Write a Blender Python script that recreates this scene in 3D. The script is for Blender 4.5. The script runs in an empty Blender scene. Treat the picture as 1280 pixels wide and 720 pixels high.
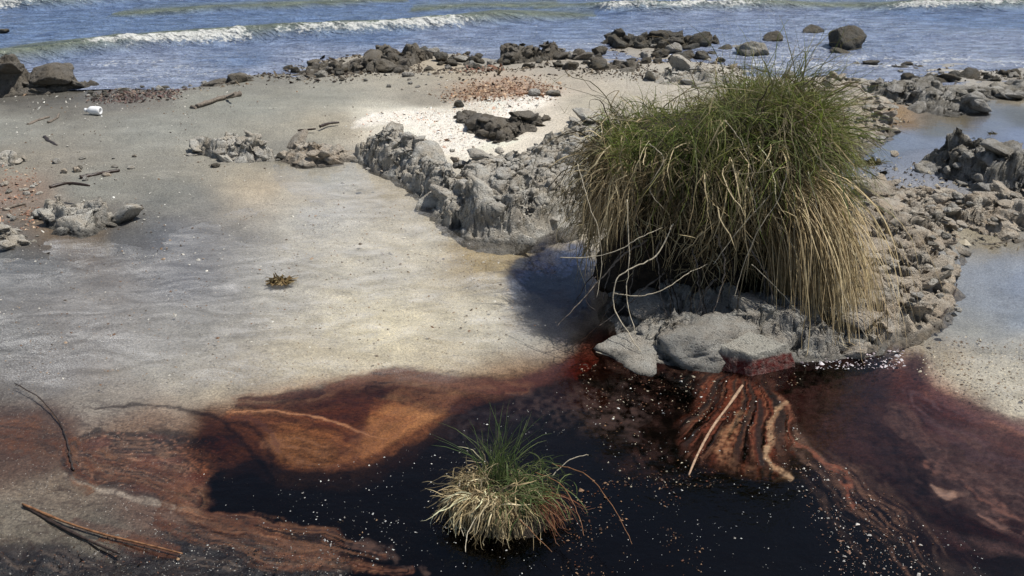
import bpy, math, random
import numpy as np
from math import radians, sin, cos, tan, pi
from mathutils import Vector

random.seed(7)
RNG = np.random.default_rng(11)
scene = bpy.context.scene
COL = scene.collection

# ------------------------------------------------------------------ camera, sky, sun
CH, PITCH, F = 1.6, radians(23.0), 1256.0
cam = bpy.data.cameras.new("camera")
cam.sensor_width = 36.0
cam.lens = F / 1280.0 * 36.0
cam.clip_start, cam.clip_end = 0.05, 5000.0
camo = bpy.data.objects.new("camera", cam)
camo.location = (0, 0, CH)
camo.rotation_euler = (pi / 2 - PITCH, 0, 0)
COL.objects.link(camo)
scene.camera = camo

SUN_ELEV, SUN_AZ = radians(66), radians(86)          # azimuth measured from +Y (out to sea) towards +X (right)
world = bpy.data.worlds.new("World")
scene.world = world
world.use_nodes = True
wn, wl = world.node_tree.nodes, world.node_tree.links
bg = wn["Background"]
sky = wn.new("ShaderNodeTexSky")
sky.sky_type = 'NISHITA'
sky.sun_disc = False
sky.sun_elevation = SUN_ELEV
sky.sun_rotation = SUN_AZ
sky.dust_density = 1.8
sky.altitude = 10
wl.new(sky.outputs[0], bg.inputs[0])
bg.inputs[1].default_value = 0.092
sd = bpy.data.lights.new("sun", 'SUN')
sd.energy = 4.7
sd.angle = radians(0.53)
sd.color = (1.0, 0.965, 0.91)
so = bpy.data.objects.new("sun", sd)
sv = Vector((cos(SUN_ELEV) * sin(SUN_AZ), cos(SUN_ELEV) * cos(SUN_AZ), sin(SUN_ELEV)))
so.rotation_euler = sv.to_track_quat('Z', 'Y').to_euler()
so.location = sv * 20
COL.objects.link(so)
vs = scene.view_settings
vs.view_transform = 'Standard'
vs.look = 'None'
vs.exposure = 0.06
vs.gamma = 1.0
vs.use_curve_mapping = False
scene.cycles.transparent_max_bounces = 16
scene.cycles.max_bounces = 8

# ------------------------------------------------------------------ survey helpers: photo bearing <-> place on the shore
cp, sp = cos(PITCH), sin(PITCH)
def W(px, py, z=0.0):
    dx = (px - 640) / F; dy = (360 - py) / F
    t = (z - CH) / (dy * cp - sp)
    return (dx * t, (cp + dy * sp) * t, z)
def V(px, py, y):
    dx = (px - 640) / F; dy = (360 - py) / F
    t = y / (cp + dy * sp)
    return (dx * t, y, CH + (dy * cp - sp) * t)
def Pj(x, y, z=0.0):
    f = y * cp - (z - CH) * sp
    f = np.maximum(f, 0.05)
    u = y * sp + (z - CH) * cp
    return 640 + F * x / f, 360 - F * u / f
def lin(c):
    c = np.asarray(c, float) / 255.0
    return np.where(c <= 0.04045, c / 12.92, ((c + 0.055) / 1.055) ** 2.4)

# ------------------------------------------------------------------ numpy noise
def _h(ix, iy, iz, s):
    n = (ix.astype(np.int64) * 73856093) ^ (iy.astype(np.int64) * 19349663) ^ (iz.astype(np.int64) * 83492791) ^ (s * 2654435)
    n = (n ^ (n >> 13)) & 0xFFFFFFFF
    n = (n * 1274126177) & 0xFFFFFFFF
    n = (n ^ (n >> 16)) & 0xFFFFFFFF
    n = (n * 2246822519) & 0xFFFFFFFF
    return ((n ^ (n >> 15)) & 0xFFFFFF) / float(0x1000000)
def vnoise(x, y, z=None, s=0):
    x = np.asarray(x, float); y = np.asarray(y, float)
    z = np.zeros_like(x) if z is None else np.asarray(z, float)
    flat = not z.any()
    xi, yi, zi = np.floor(x), np.floor(y), np.floor(z)
    fx, fy, fz = x - xi, y - yi, z - zi
    fx = fx * fx * fx * (fx * (fx * 6 - 15) + 10); fy = fy * fy * fy * (fy * (fy * 6 - 15) + 10); fz = fz * fz * (3 - 2 * fz)
    r = 0
    for k in ((0,) if flat else (0, 1)):
        a = _h(xi, yi, zi + k, s); b = _h(xi + 1, yi, zi + k, s)
        c = _h(xi, yi + 1, zi + k, s); d = _h(xi + 1, yi + 1, zi + k, s)
        v = (a * (1 - fx) + b * fx) * (1 - fy) + (c * (1 - fx) + d * fx) * fy
        r = r + v * (1.0 if flat else (fz if k else 1 - fz))
    return r * 2 - 1
def fbm(x, y, z=None, o=4, s=0, g=0.5):
    r = 0; a = 1; t = 0
    c, q = 0.8, 0.6
    for i in range(o):
        r = r + a * vnoise(x, y, z, s + i * 17); t += a; a *= g
        x, y = (x * c - y * q) * 2.03 + 3.1, (x * q + y * c) * 2.03 - 1.7
        if z is not None: z = z * 2.03 + 0.37
    return r / t
def ridged(x, y, z=None, o=4, s=0):
    r = 0; a = 1; t = 0
    for i in range(o):
        r = r + a * (1 - np.abs(vnoise(x, y, z, s + i * 13)) * 1.6); t += a; a *= 0.5
        x, y = (x * .8 - y * .6) * 2.1 + 1.3, (x * .6 + y * .8) * 2.1 + 5.1
        if z is not None: z = z * 2.1 + 0.7
    return r / t
def worley(x, y, s=0):
    xi, yi = np.floor(x), np.floor(y)
    f1 = np.full(x.shape, 9.0); f2 = np.full(x.shape, 9.0)
    cx = np.zeros(x.shape); cy = np.zeros(x.shape); cid = np.zeros(x.shape)
    for i in (-1, 0, 1):
        for j in (-1, 0, 1):
            a, b = xi + i, yi + j
            qx = a + _h(a, b, a * 0, s); qy = b + _h(a, b, a * 0, s + 5)
            d = np.hypot(x - qx, y - qy)
            m = d < f1
            f2 = np.where(m, f1, np.minimum(f2, d))
            cx = np.where(m, qx, cx); cy = np.where(m, qy, cy)
            cid = np.where(m, _h(a, b, a * 0, s + 9), cid)
            f1 = np.where(m, d, f1)
    return f1, f2, cx, cy, cid
def sstep(a, b, x):
    t = np.clip((x - a) / (b - a), 0, 1)
    return t * t * (3 - 2 * t)
def seg_dist(x, y, pts, closed=False, attr=None):
    pts = np.asarray(pts, float)
    n = len(pts)
    best = np.full(x.shape, 1e9); val = np.zeros(x.shape)
    for i in range(n if closed else n - 1):
        a, b = pts[i], pts[(i + 1) % n]
        ex, ey = b[0] - a[0], b[1] - a[1]
        L = ex * ex + ey * ey + 1e-12
        t = np.clip(((x - a[0]) * ex + (y - a[1]) * ey) / L, 0, 1)
        d = np.hypot(x - a[0] - t * ex, y - a[1] - t * ey)
        m = d < best
        best = np.where(m, d, best)
        val = np.where(m, (i + t), val)
    return best, val
def inside(x, y, pts):
    pts = np.asarray(pts, float); n = len(pts)
    c = np.zeros(x.shape, bool)
    for i in range(n):
        x1, y1 = pts[i][:2]; x2, y2 = pts[i - 1][:2]
        if y1 == y2: continue
        m = ((y1 > y) != (y2 > y)) & (x < (x2 - x1) * (y - y1) / (y2 - y1) + x1)
        c ^= m
    return c
def sdf(x, y, pts):                                    # positive inside
    d, _ = seg_dist(x, y, pts, True)
    return np.where(inside(x, y, pts), d, -d)
def shepard(px, py, ctrl, p=3.2, ys=1.7):
    ctrl = np.asarray(ctrl, float)
    num = 0; den = 0
    for c in ctrl:
        yy = ys * (1 + np.maximum(0, (300 - py)) / 200)
        d = ((px - c[0]) ** 2 + ((py - c[1]) * yy) ** 2 + 260) ** (-p / 2)
        den = den + d
        num = num + d[..., None] * c[2:]
    return num / den[..., None]

# ------------------------------------------------------------------ mesh helpers
def link(name, me, parent=None, mat=None):
    o = bpy.data.objects.new(name, me)
    COL.objects.link(o)
    if mat is not None and me is not None and not me.materials: me.materials.append(mat)
    if parent is not None: o.parent = parent
    return o
def mesh_np(name, verts, faces, cols=None, smooth=True):
    verts = np.ascontiguousarray(verts, dtype=np.float32).reshape(-1, 3)
    faces = np.ascontiguousarray(faces, dtype=np.int32)
    k = faces.shape[1]
    me = bpy.data.meshes.new(name)
    me.vertices.add(len(verts)); me.vertices.foreach_set("co", verts.ravel())
    me.loops.add(faces.size); me.loops.foreach_set("vertex_index", faces.ravel())
    me.polygons.add(len(faces))
    me.polygons.foreach_set("loop_start", np.arange(0, faces.size, k, dtype=np.int32))
    me.polygons.foreach_set("use_smooth", np.full(len(faces), smooth, bool))
    me.update(calc_edges=True)
    if cols:
        for cn, c in cols.items():
            c = np.asarray(c, np.float32).reshape(len(verts), -1)
            if c.shape[1] == 3: c = np.concatenate([c, np.ones((len(c), 1), np.float32)], 1)
            if c.shape[1] == 1: c = np.repeat(c, 4, 1)
            a = me.color_attributes.new(cn, 'FLOAT_COLOR', 'POINT')
            a.data.foreach_set("color", np.ascontiguousarray(c).ravel())
    return me
def grid_faces(nr, nc):
    i = np.arange(nr * nc).reshape(nr, nc)
    return np.stack([i[:-1, :-1], i[:-1, 1:], i[1:, 1:], i[1:, :-1]], -1).reshape(-1, 4)
def tag(o, label=None, cat=None, group=None, kind=None):
    if label: o['label'] = label
    if cat: o['category'] = cat
    if group: o['group'] = group
    if kind: o['kind'] = kind
    return o
def empty(name, loc, rz=0):
    o = bpy.data.objects.new(name, None)
    o.location = loc; o.rotation_euler = (0, 0, rz)
    o.empty_display_size = 0.1
    COL.objects.link(o)
    return o

# ------------------------------------------------------------------ node helpers
class NT:
    def __init__(s, name):
        s.m = bpy.data.materials.new(name); s.m.use_nodes = True
        s.t = s.m.node_tree; s.n = s.t.nodes; s.l = s.t.links
        s.b = s.n["Principled BSDF"]; s.out = s.n["Material Output"]
        s.geo = s.n.new("ShaderNodeNewGeometry"); s.pos = s.geo.outputs["Position"]
    def new(s, k, **kw):
        x = s.n.new(k)
        for a, b in kw.items(): setattr(x, a, b)
        return x
    def set(s, sock, v):
        if isinstance(v, bpy.types.NodeSocket): s.l.new(v, sock)
        elif isinstance(v, (tuple, list, np.ndarray)) and len(v) == 3 and sock.type == 'RGBA': sock.default_value = (*v, 1)
        else: sock.default_value = v
    def noise(s, scale, detail=4, rough=0.55, vec=None, dist=0.0):
        x = s.new("ShaderNodeTexNoise"); s.set(x.inputs["Vector"], vec or s.pos)
        x.inputs["Scale"].default_value = scale; x.inputs["Detail"].default_value = detail
        x.inputs["Roughness"].default_value = rough; x.inputs["Distortion"].default_value = dist
        return x.outputs["Fac"]
    def vor(s, scale, feature='F1', out="Distance", vec=None):
        x = s.new("ShaderNodeTexVoronoi", feature=feature); s.set(x.inputs["Vector"], vec or s.pos)
        x.inputs["Scale"].default_value = scale
        return x.outputs[out]
    def map(s, v, a, b, c=0.0, d=1.0):
        x = s.new("ShaderNodeMapRange"); x.clamp = True
        s.set(x.inputs[0], v)
        for i, q in enumerate((a, b, c, d)): s.set(x.inputs[i + 1], q)
        return x.outputs[0]
    def mix(s, f, a, b, mode='MIX'):
        x = s.new("ShaderNodeMix", data_type='RGBA', blend_type=mode)
        s.set(x.inputs[0], f); s.set(x.inputs[6], a); s.set(x.inputs[7], b)
        return x.outputs[2]
    def math(s, op, a, b=0.0):
        x = s.new("ShaderNodeMath", operation=op); s.set(x.inputs[0], a); s.set(x.inputs[1], b)
        return x.outputs[0]
    def attr(s, name, out="Color"):
        x = s.new("ShaderNodeAttribute", attribute_name=name)
        return x.outputs[out]
    def bump(s, h, dist, strength=1.0, normal=None):
        x = s.new("ShaderNodeBump"); s.set(x.inputs["Height"], h)
        x.inputs["Distance"].default_value = dist; x.inputs["Strength"].default_value = strength
        if normal is not None: s.l.new(normal, x.inputs["Normal"])
        return x.outputs[0]
    def scaled(s, v):
        x = s.new("ShaderNodeMapping"); s.set(x.inputs["Vector"], s.pos); x.inputs["Scale"].default_value = v
        return x.outputs[0]

# sand / shore floor
def mat_ground():
    m = NT("shore_sand")
    col = m.attr("col"); wet = m.attr("wet")
    g1 = m.noise(420, 3, 0.7); g2 = m.noise(60, 4, 0.6); g3 = m.noise(9, 5, 0.6)
    c = m.mix(m.map(g1, .3, .7, 0.0, 1.0), m.mix(1.0, col, (0.62, 0.62, 0.63), 'MULTIPLY'), m.mix(1.0, col, (1.36, 1.35, 1.32), 'MULTIPLY'))
    c = m.mix(m.map(g2, .35, .7, 0, .45), c, m.mix(1.0, c, (0.72, 0.70, 0.68), 'MULTIPLY'))
    c = m.mix(m.map(g3, .35, .65, 0, .35), c, m.mix(1.0, c, (1.18, 1.15, 1.08), 'MULTIPLY'))
    g4 = m.noise(135, 2, .8)
    c = m.mix(m.map(g4, .36, .64), m.mix(1.0, c, (0.66, 0.655, 0.66), 'MULTIPLY'), m.mix(1.0, c, (1.26, 1.25, 1.22), 'MULTIPLY'))
    sh = m.vor(150, out="Distance"); shc = m.vor(150, out="Color")
    gate = m.math('MULTIPLY', m.map(sh, .16, .22, 1, 0), m.map(shc, .72, .74, 0, 1))
    c = m.mix(m.math('MULTIPLY', gate, .7), c, (.55, .52, .46))
    dk = m.vor(95, out="Distance"); dkc = m.vor(95, out="Color")
    gate2 = m.math('MULTIPLY', m.map(dk, .2, .3, 1, 0), m.map(dkc, .78, .8, 0, 1))
    c = m.mix(m.math('MULTIPLY', gate2, .65), c, (.09, .075, .06))
    m.set(m.b.inputs["Base Color"], c)
    m.set(m.b.inputs["Roughness"], m.map(wet, 0, 1, .92, .46))
    m.b.inputs["Specular IOR Level"].default_value = .35
    b = m.bump(g2, .012, .5); b = m.bump(g1, .003, .7, b); b = m.bump(m.noise(22, 5, .6), .02, .35, b)
    m.set(m.b.inputs["Normal"], b)
    return m.m

def mat_pool():
    m = NT("tinted_pool_water")
    m.n.remove(m.b)
    tint = m.attr("tint"); film = m.attr("film"); fa = m.attr("film", "Alpha"); dust = m.attr("dust")
    streak = m.noise(1.0, 5, .6, m.scaled((26, 60, 1)), .8)
    fine = m.noise(260, 3, .75)
    tr = m.new("ShaderNodeBsdfTransparent"); m.set(tr.inputs[0], tint)
    lw = m.new("ShaderNodeFresnel"); lw.inputs["IOR"].default_value = 1.33
    nb = m.bump(m.noise(11, 3, .5), .02, .16); nb = m.bump(m.noise(70, 2, .5), .002, .25, nb)
    m.set(lw.inputs["Normal"], nb)
    gl = m.new("ShaderNodeBsdfGlossy"); gl.inputs["Roughness"].default_value = .03; m.set(gl.inputs["Normal"], nb)
    s1 = m.new("ShaderNodeMixShader"); m.set(s1.inputs[0], lw.outputs[0]); m.set(s1.inputs[1], tr.outputs[0]); m.set(s1.inputs[2], gl.outputs[0])
    # floating scum film
    fd = m.new("ShaderNodeBsdfPrincipled")
    fc = m.mix(m.map(fine, .35, .7, 0, .6), film, m.mix(1.0, film, (.5, .48, .46), 'MULTIPLY'))
    fc = m.mix(m.map(streak, .42, .62, 0, .5), fc, m.mix(1.0, fc, (1.5, 1.35, 1.15), 'MULTIPLY'))
    m.set(fd.inputs["Base Color"], fc); fd.inputs["Roughness"].default_value = .5; fd.inputs["Specular IOR Level"].default_value = .3
    m.set(fd.inputs["Normal"], m.bump(fine, .002, .5))
    f = m.math('MULTIPLY', fa, m.map(m.math('ADD', m.math('MULTIPLY', streak, .6), m.math('MULTIPLY', fine, .4)), .30, .55, .55, 1.0))
    s2 = m.new("ShaderNodeMixShader"); m.set(s2.inputs[0], f); m.set(s2.inputs[1], s1.outputs[0]); m.set(s2.inputs[2], fd.outputs[0])
    # pale dust floating on the clear side
    dd = m.new("ShaderNodeBsdfDiffuse"); dd.inputs[0].default_value = (.52, .51, .49, 1)
    st2 = m.noise(1.0, 6, .7, m.scaled((5, 9, 1)), 1.0)
    g = m.map(m.math('ADD', m.math('MULTIPLY', m.noise(210, 3, .85), .70), m.math('MULTIPLY', st2, .30)), .49, .60, 0, .8)
    s3 = m.new("ShaderNodeMixShader"); m.set(s3.inputs[0], m.math('MULTIPLY', g, dust)); m.set(s3.inputs[1], s2.outputs[0]); m.set(s3.inputs[2], dd.outputs[0])
    m.set(m.out.inputs["Surface"], s3.outputs[0])
    return m.m

def mat_sea():
    m = NT("sea_water")
    body = m.attr("body"); foam = m.attr("foam")
    w1 = m.noise(1.0, 4, .6, m.scaled((3.2, 9, 1)), .4); w2 = m.noise(1.0, 3, .6, m.scaled((14, 34, 1)))
    m.set(m.b.inputs["Roughness"], .12); m.b.inputs["IOR"].default_value = 1.33
    body = m.mix(m.map(w1, .38, .62), m.mix(1.0, body, (.66, .68, .72), 'MULTIPLY'), m.mix(1.0, body, (1.3, 1.3, 1.26), 'MULTIPLY'))
    b = m.bump(w1, .16, 1.0); b = m.bump(w2, .035, 1.0, b)
    fn = m.math('ADD', m.math('MULTIPLY', m.noise(15, 6, .8), .8), m.math('MULTIPLY', m.vor(30), .3))
    fm = m.map(m.math('ADD', m.math('MULTIPLY', fn, 1.25), m.math('MULTIPLY', foam, .54)), .93, 1.15, 0, .92)
    m.set(m.b.inputs["Base Color"], m.mix(fm, body, (.62, .62, .58)))
    m.set(m.b.inputs["Roughness"], m.map(fm, 0, 1, .12, .9))
    m.set(m.b.inputs["Normal"], m.bump(fn, .03, 0.6, b))
    return m.m

def mat_rock(name, light, dark, tan, wet=0.0, scale=1.0, stain=None):
    m = NT(name)
    att = m.attr("rk")                      # crevice / wetness / patch, from the mesh
    sep = m.new("ShaderNodeSeparateColor"); m.l.new(att, sep.inputs[0])
    patch = sep.outputs[2]
    n1 = m.noise(11 * scale, 6, .65); n2 = m.noise(55 * scale, 5, .7); n3 = m.noise(260 * scale, 3, .7)
    c = m.mix(m.map(n1, .38, .62), light, tan)
    c = m.mix(m.map(patch, .25, .8, 0, .8), c, m.mix(1.0, c, (1.22, 1.22, 1.2), 'MULTIPLY'))
    c = m.mix(m.map(n2, .58, .68, 0, .8), c, dark)
    n4 = m.noise(120 * scale, 4, .75); c = m.mix(m.map(n4, .60, .68, 0, .75), c, dark); c = m.mix(m.map(n4, .34, .46, .45, 0), c, m.mix(1.0, light, (1.15, 1.14, 1.1), 'MULTIPLY'))
    c = m.mix(m.map(n3, .55, .75, 0, .5), c, m.mix(1.0, c, (.4, .4, .4), 'MULTIPLY'))
    pit = m.vor(70 * scale); c = m.mix(m.map(pit, .10, .22, .45, 0), c, m.mix(1.0, dark, (.5, .5, .5), 'MULTIPLY'))
    alg = m.math('MULTIPLY', sep.outputs[1], m.map(n2, .3, .6, .5, 1))
    c = m.mix(alg, c, stain or tuple(np.array(dark) * .45))
    m.set(m.b.inputs["Base Color"], c)
    m.set(m.b.inputs["Roughness"], m.map(sep.outputs[1], 0, 1, .9, .45))
    m.b.inputs["Specular IOR Level"].default_value = .3
    b = m.bump(n1, .05, .6); b = m.bump(n2, .03, 1.0, b); b = m.bump(n4, .012, 1.0, b); b = m.bump(n3, .007, 1.0, b); b = m.bump(m.map(pit, 0, .35), .008, .6, b)
    m.set(m.b.inputs["Normal"], b)
    return m.m

def mat_blade(name, transl=.35):
    m = NT(name)
    c = m.attr("col")
    n = m.noise(90, 3, .6)
    c2 = m.mix(m.map(n, .35, .7, 0, .6), c, m.mix(1.0, c, (.6, .58, .5), 'MULTIPLY'))
    m.set(m.b.inputs["Base Color"], c2); m.b.inputs["Roughness"].default_value = .65; m.b.inputs["Specular IOR Level"].default_value = .25
    t = m.new("ShaderNodeBsdfTranslucent"); m.set(t.inputs[0], c2)
    s = m.new("ShaderNodeMixShader"); s.inputs[0].default_value = transl
    m.set(s.inputs[1], m.b.outputs[0]); m.set(s.inputs[2], t.outputs[0]); m.set(m.out.inputs["Surface"], s.outputs[0])
    return m.m
def mat_simple(name, a, b, scale=40, rough=.8, bump=.004, stretch=None):
    m = NT(name)
    vec = m.scaled(stretch) if stretch else None
    n = m.noise(scale, 5, .65, vec)
    m.set(m.b.inputs["Base Color"], m.mix(m.map(n, .35, .65), a, b)); m.b.inputs["Roughness"].default_value = rough
    m.b.inputs["Specular IOR Level"].default_value = .3
    m.set(m.b.inputs["Normal"], m.bump(n, bump, .9))
    return m.m

M = {}
M['ground'] = mat_ground(); M['pool'] = mat_pool(); M['sea'] = mat_sea()
M['rock'] = mat_rock("grey_rock", (.58, .56, .505), (.12, .115, .10), (.52, .46, .37))
M['rock_base'] = mat_rock('mound_rock', (.44, .425, .38), (.10, .098, .09), (.40, .36, .30))
M['rock_bank'] = mat_rock('brown_shore_rock', (.22, .20, .17), (.035, .03, .025), (.17, .145, .11))
M['rock_tan'] = mat_rock("tan_rock", (.56, .51, .43), (.11, .10, .085), (.48, .39, .29))
M['rock_dark'] = mat_rock("dark_wet_rock", (.13, .125, .11), (.02, .02, .018), (.12, .10, .07))
M['rock_layer'] = mat_rock("layered_rock", (.46, .44, .40), (.05, .047, .04), (.26, .235, .19))
M['rock_red'] = mat_rock("stone_with_red_stain", (.46, .44, .38), (.2, .19, .17), (.42, .39, .33), stain=(.17, .010, .006))
M['blade'] = mat_blade("grass_blade"); M['straw'] = mat_blade("dry_grass", .2)
M['peat'] = mat_simple("peat_and_roots", (.010, .008, .006), (.035, .026, .018), 30, .95, .03)
M['wood'] = mat_simple("weathered_driftwood", (.09, .075, .06), (.24, .20, .16), 60, .85, .006)
M['reed'] = mat_simple("dead_reed", (.22, .13, .08), (.42, .29, .19), 80, .7, .001)
M['oiled'] = mat_simple("oil_stained_reed", (.10, .045, .02), (.30, .15, .07), 60, .45, .001)
M['stem'] = mat_simple("pale_dry_stem", (.34, .29, .20), (.52, .46, .35), 80, .8, .001)
M['darkstem'] = mat_simple("dark_wet_stem", (.02, .014, .012), (.06, .04, .03), 80, .4, .001)
M['plastic'] = mat_simple("white_plastic", (.78, .78, .76), (.85, .85, .84), 30, .35, .0005)
M['vcol'] = mat_blade("litter", .0)

# ------------------------------------------------------------------ terrain: elevation and colour from a survey of spot values
ELEV = [  # bearing, bearing, height in cm
 (-150,170,6),(0,170,5),(100,200,5),(200,170,6),(300,140,5),(200,230,3),(320,120,4),(60,150,3.5),(400,140,6),(450,110,6),(550,110,6),(650,110,7),(700,150,8),
 (600,160,7),(500,170,6),(760,110,7),(850,100,5),(230,130,3),(330,103,1.5),(150,118,.8),(60,128,1),(-100,130,2),(110,225,3.5),(290,225,2),
 (0,100,-4),(60,60,-15),(120,100,-2),(200,96,-3),(300,75,-12),(300,20,-40),(380,85,0),(450,45,-15),(450,80,2),(600,50,-8),(560,78,2.5),(700,40,-10),(700,75,2),(800,70,1),(900,40,-8),(1000,75,-2),(1100,55,-8),
 (1250,60,-6),(1280,0,-50),(0,0,-50),(640,0,-50),(1200,92,1),(1280,96,1),(1450,96,1),(1000,112,2),(1060,102,1),(1220,106,1.5),(1100,140,3),(1200,162,-3),(1290,148,-3),(1120,170,-2),(1240,125,-1),(1085,195,-1),
 (1290,205,3),(1150,205,2),(1100,230,4),(1150,300,5),(1280,260,3),(1235,345,-3),(1290,345,-3),(1250,400,-2.5),(1190,430,-1.5),(1280,480,-3),(1450,400,-3),(1450,250,4),
 (-100,300,3),(0,300,1),(0,345,-1),(100,296,-.5),(160,285,.5),(200,262,1.5),(250,300,-.6),(300,265,.2),(335,238,.8),(370,225,-.8),(150,350,-1.5),(400,212,-1),(430,205,-.8),(480,230,-2),(300,350,-2),
 (500,300,-3),(400,400,-3),(600,340,-4),(700,360,-12),(600,430,-5),(100,450,-2),(250,450,-3),(0,450,-2),(-120,450,-2),(0,600,.1),(60,660,.5),(0,700,-.5),(150,640,.6),(100,560,-.2),(-100,620,1),
 (250,540,-1),(400,540,-4),(220,690,-.5),(300,712,-.6),(400,718,-.6),(350,600,-6),(500,600,-12),(640,600,-8),(640,520,-12),(700,450,-12),(800,480,-12),(900,600,-12),(1000,500,-10),
 (1100,550,-9),(1200,600,-7),(1280,560,-5),(1280,700,-9),(800,720,-15),(1000,720,-15),(500,715,-8),(1450,600,-5),(100,780,-.5),(400,800,-1),(800,850,-15),(-100,800,3)]
SAND = (168, 163, 150)
FLOOR = [(x, y, *lin(c)) for x, y, c in [
 (0,170,(158,155,146)),(200,170,(160,158,150)),(300,140,(162,160,150)),(120,240,(150,147,138)),(220,250,(138,136,130)),(20,240,(165,135,115)),(20,215,(160,150,135)),
 (400,130,(166,162,150)),(350,185,(168,160,146)),(420,165,(185,172,150)),(500,100,(172,164,148)),(560,92,(180,166,142)),(600,128,(172,136,104)),(650,125,(170,130,100)),(540,135,(168,158,142)),
 (480,160,(226,218,200)),(520,155,(235,228,212)),(560,160,(240,232,216)),(580,180,(235,226,208)),(545,182,(230,222,205)),(625,140,(238,232,220)),(660,133,(225,215,200)),(700,110,(176,166,150)),(740,140,(176,168,150)),(800,100,(176,170,158)),
 (700,85,(168,160,148)),(600,75,(160,155,145)),(330,108,(150,146,136)),(150,120,(140,132,124)),(60,128,(120,114,106)),(1010,100,(196,190,178)),(1060,90,(200,196,186)),(1200,95,(176,170,160)),(1100,110,(160,150,132)),
 (1120,150,(150,118,70)),(1200,148,(110,98,66)),(1280,142,(84,84,80)),(1130,170,(112,130,164)),(1100,190,(112,128,156)),(1170,158,(96,100,100)),(1200,172,(112,132,176)),(1280,165,(112,132,176)),(1240,150,(108,124,156)),(1280,120,(160,150,130)),(1240,330,(124,136,156)),(1280,350,(120,136,164)),(1250,372,(126,138,158)),(1225,395,(130,140,154)),(1280,395,(126,140,160)),(1230,300,(150,138,110)),  # bluish points: sky reflection of right-hand pools painted into floor colour
 (1220,400,(140,140,132)),(1250,450,(178,172,155)),(1180,440,(160,148,126)),(1280,500,(185,178,160)),(1200,480,(180,170,148)),(1280,430,(160,158,150)),
 (330,235,(200,180,150)),(360,240,(196,186,168)),(420,225,(180,178,170)),(480,235,(186,176,156)),(400,270,(190,188,182)),(110,300,(150,120,84)),(90,298,(145,115,80)),(160,300,(134,130,128)),(210,300,(128,128,132)),(230,350,(130,130,134)),
 (0,330,(128,126,124)),(60,340,(134,130,126)),(100,380,(150,144,138)),(0,420,(134,132,128)),(250,400,(160,156,148)),(350,350,(176,172,162)),(450,330,(194,188,172)),(520,300,(200,192,172)),(600,310,(172,150,100)),(480,400,(214,204,172)),(600,390,(204,196,172)),(400,450,(192,182,158)),(450,370,(210,202,178)),
 (560,440,(196,184,156)),(660,400,(170,166,156)),(650,450,(172,158,132)),(200,440,(164,160,152)),(50,470,(128,122,118)),(0,520,(118,108,100)),(120,490,(150,142,134)),(300,480,(168,158,140)),(40,560,(120,88,68)),(0,590,(118,92,72)),(60,620,(136,118,98)),(20,650,(140,128,110)),(120,680,(122,114,98)),(60,700,(20,16,16)),(0,700,(20,16,16)),(180,712,(24,20,19)),(30,670,(128,116,98)),(120,702,(46,38,36)),
 (200,640,(116,84,66)),(300,660,(112,74,54)),(260,710,(28,22,20)),(330,705,(24,18,18)),(360,684,(96,66,50)),(400,712,(24,18,18)),(180,540,(140,108,82)),(500,600,(110,90,70)),(800,600,(90,70,60)),(1100,600,(90,70,60)),(1280,650,(110,90,80)),(440,520,(180,160,130)),(1000,430,(120,110,95))]]

def elevation(x, y):
    px, py = Pj(x, y)
    px = np.clip(px, -400, 1680); py = np.clip(py, -120, 900)
    e = shepard(px, py, ELEV)[..., 0] / 100.0
    ll = sstep(675, 700, py) * (1 - sstep(400, 470, px))
    e = e + ll * (.020 * ridged(x * 9, y * 13, o=4, s=411) - .012)
    far = sstep(12, 40, y)
    e = e * (1 - far) - 1.5 * far
    land = sstep(-.01, .03, e)
    e = e + .012 * fbm(x * 2.3, y * 2.3, o=4, s=3) * (.35 + .65 * land)
    e = e + .0045 * ridged(x * 7, y * 7, o=3, s=8) * land + .003 * fbm(x * 22, y * 22, o=3, s=5)
    return e

# colour layers on the wet floor, traced as soft patches and lines (photo bearings)
class Paint:
    def __init__(s, px, py, x, y):
        s.px, s.py = px, py
        k = 1.0
        s.wx = 9 * fbm(x * 5, y * 5, o=4, s=41); s.wy = 6 * fbm(x * 5, y * 5, o=4, s=42)
        s.fx = 4 * fbm(x * 22, y * 22, o=3, s=43); s.fy = 3 * fbm(x * 22, y * 22, o=3, s=44)
    def region(s, pts, pad):
        pts = np.asarray(pts, float)
        return (s.px > pts[:, 0].min() - pad) & (s.px < pts[:, 0].max() + pad) & (s.py > pts[:, 1].min() - pad) & (s.py < pts[:, 1].max() + pad)
    def poly(s, pts, soft, warp=1.0, bias=.5):
        m = s.region(pts, soft * 1.5 + 25)
        x = (s.px + (s.wx + s.fx) * warp)[m]; y = (s.py + (s.wy + s.fy) * warp)[m]
        r = np.zeros(s.px.shape)
        d = sdf(x, y * 1.0, pts)
        r[m] = sstep(-soft * bias, soft * (1 - bias), d)
        return r
    def line(s, pts, w, soft=None, warp=.5):
        pts = np.asarray(pts, float)
        ws = np.asarray(w, float) if hasattr(w, '__len__') else np.full(len(pts), float(w))
        mx = ws.max()
        m = s.region(pts, mx * 2 + 25)
        x = (s.px + (s.wx + s.fx) * warp)[m]; y = (s.py + (s.wy + s.fy) * warp)[m]
        r = np.zeros(s.px.shape)
        d, t = seg_dist(x, y, pts)
        ww = np.interp(t, np.arange(len(pts)), ws)
        r[m] = 1 - sstep(.45, 1.25, d / ww)
        return r
def over(base, mask, col):
    return base * (1 - mask[..., None]) + mask[..., None] * np.asarray(col)[..., :]

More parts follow.
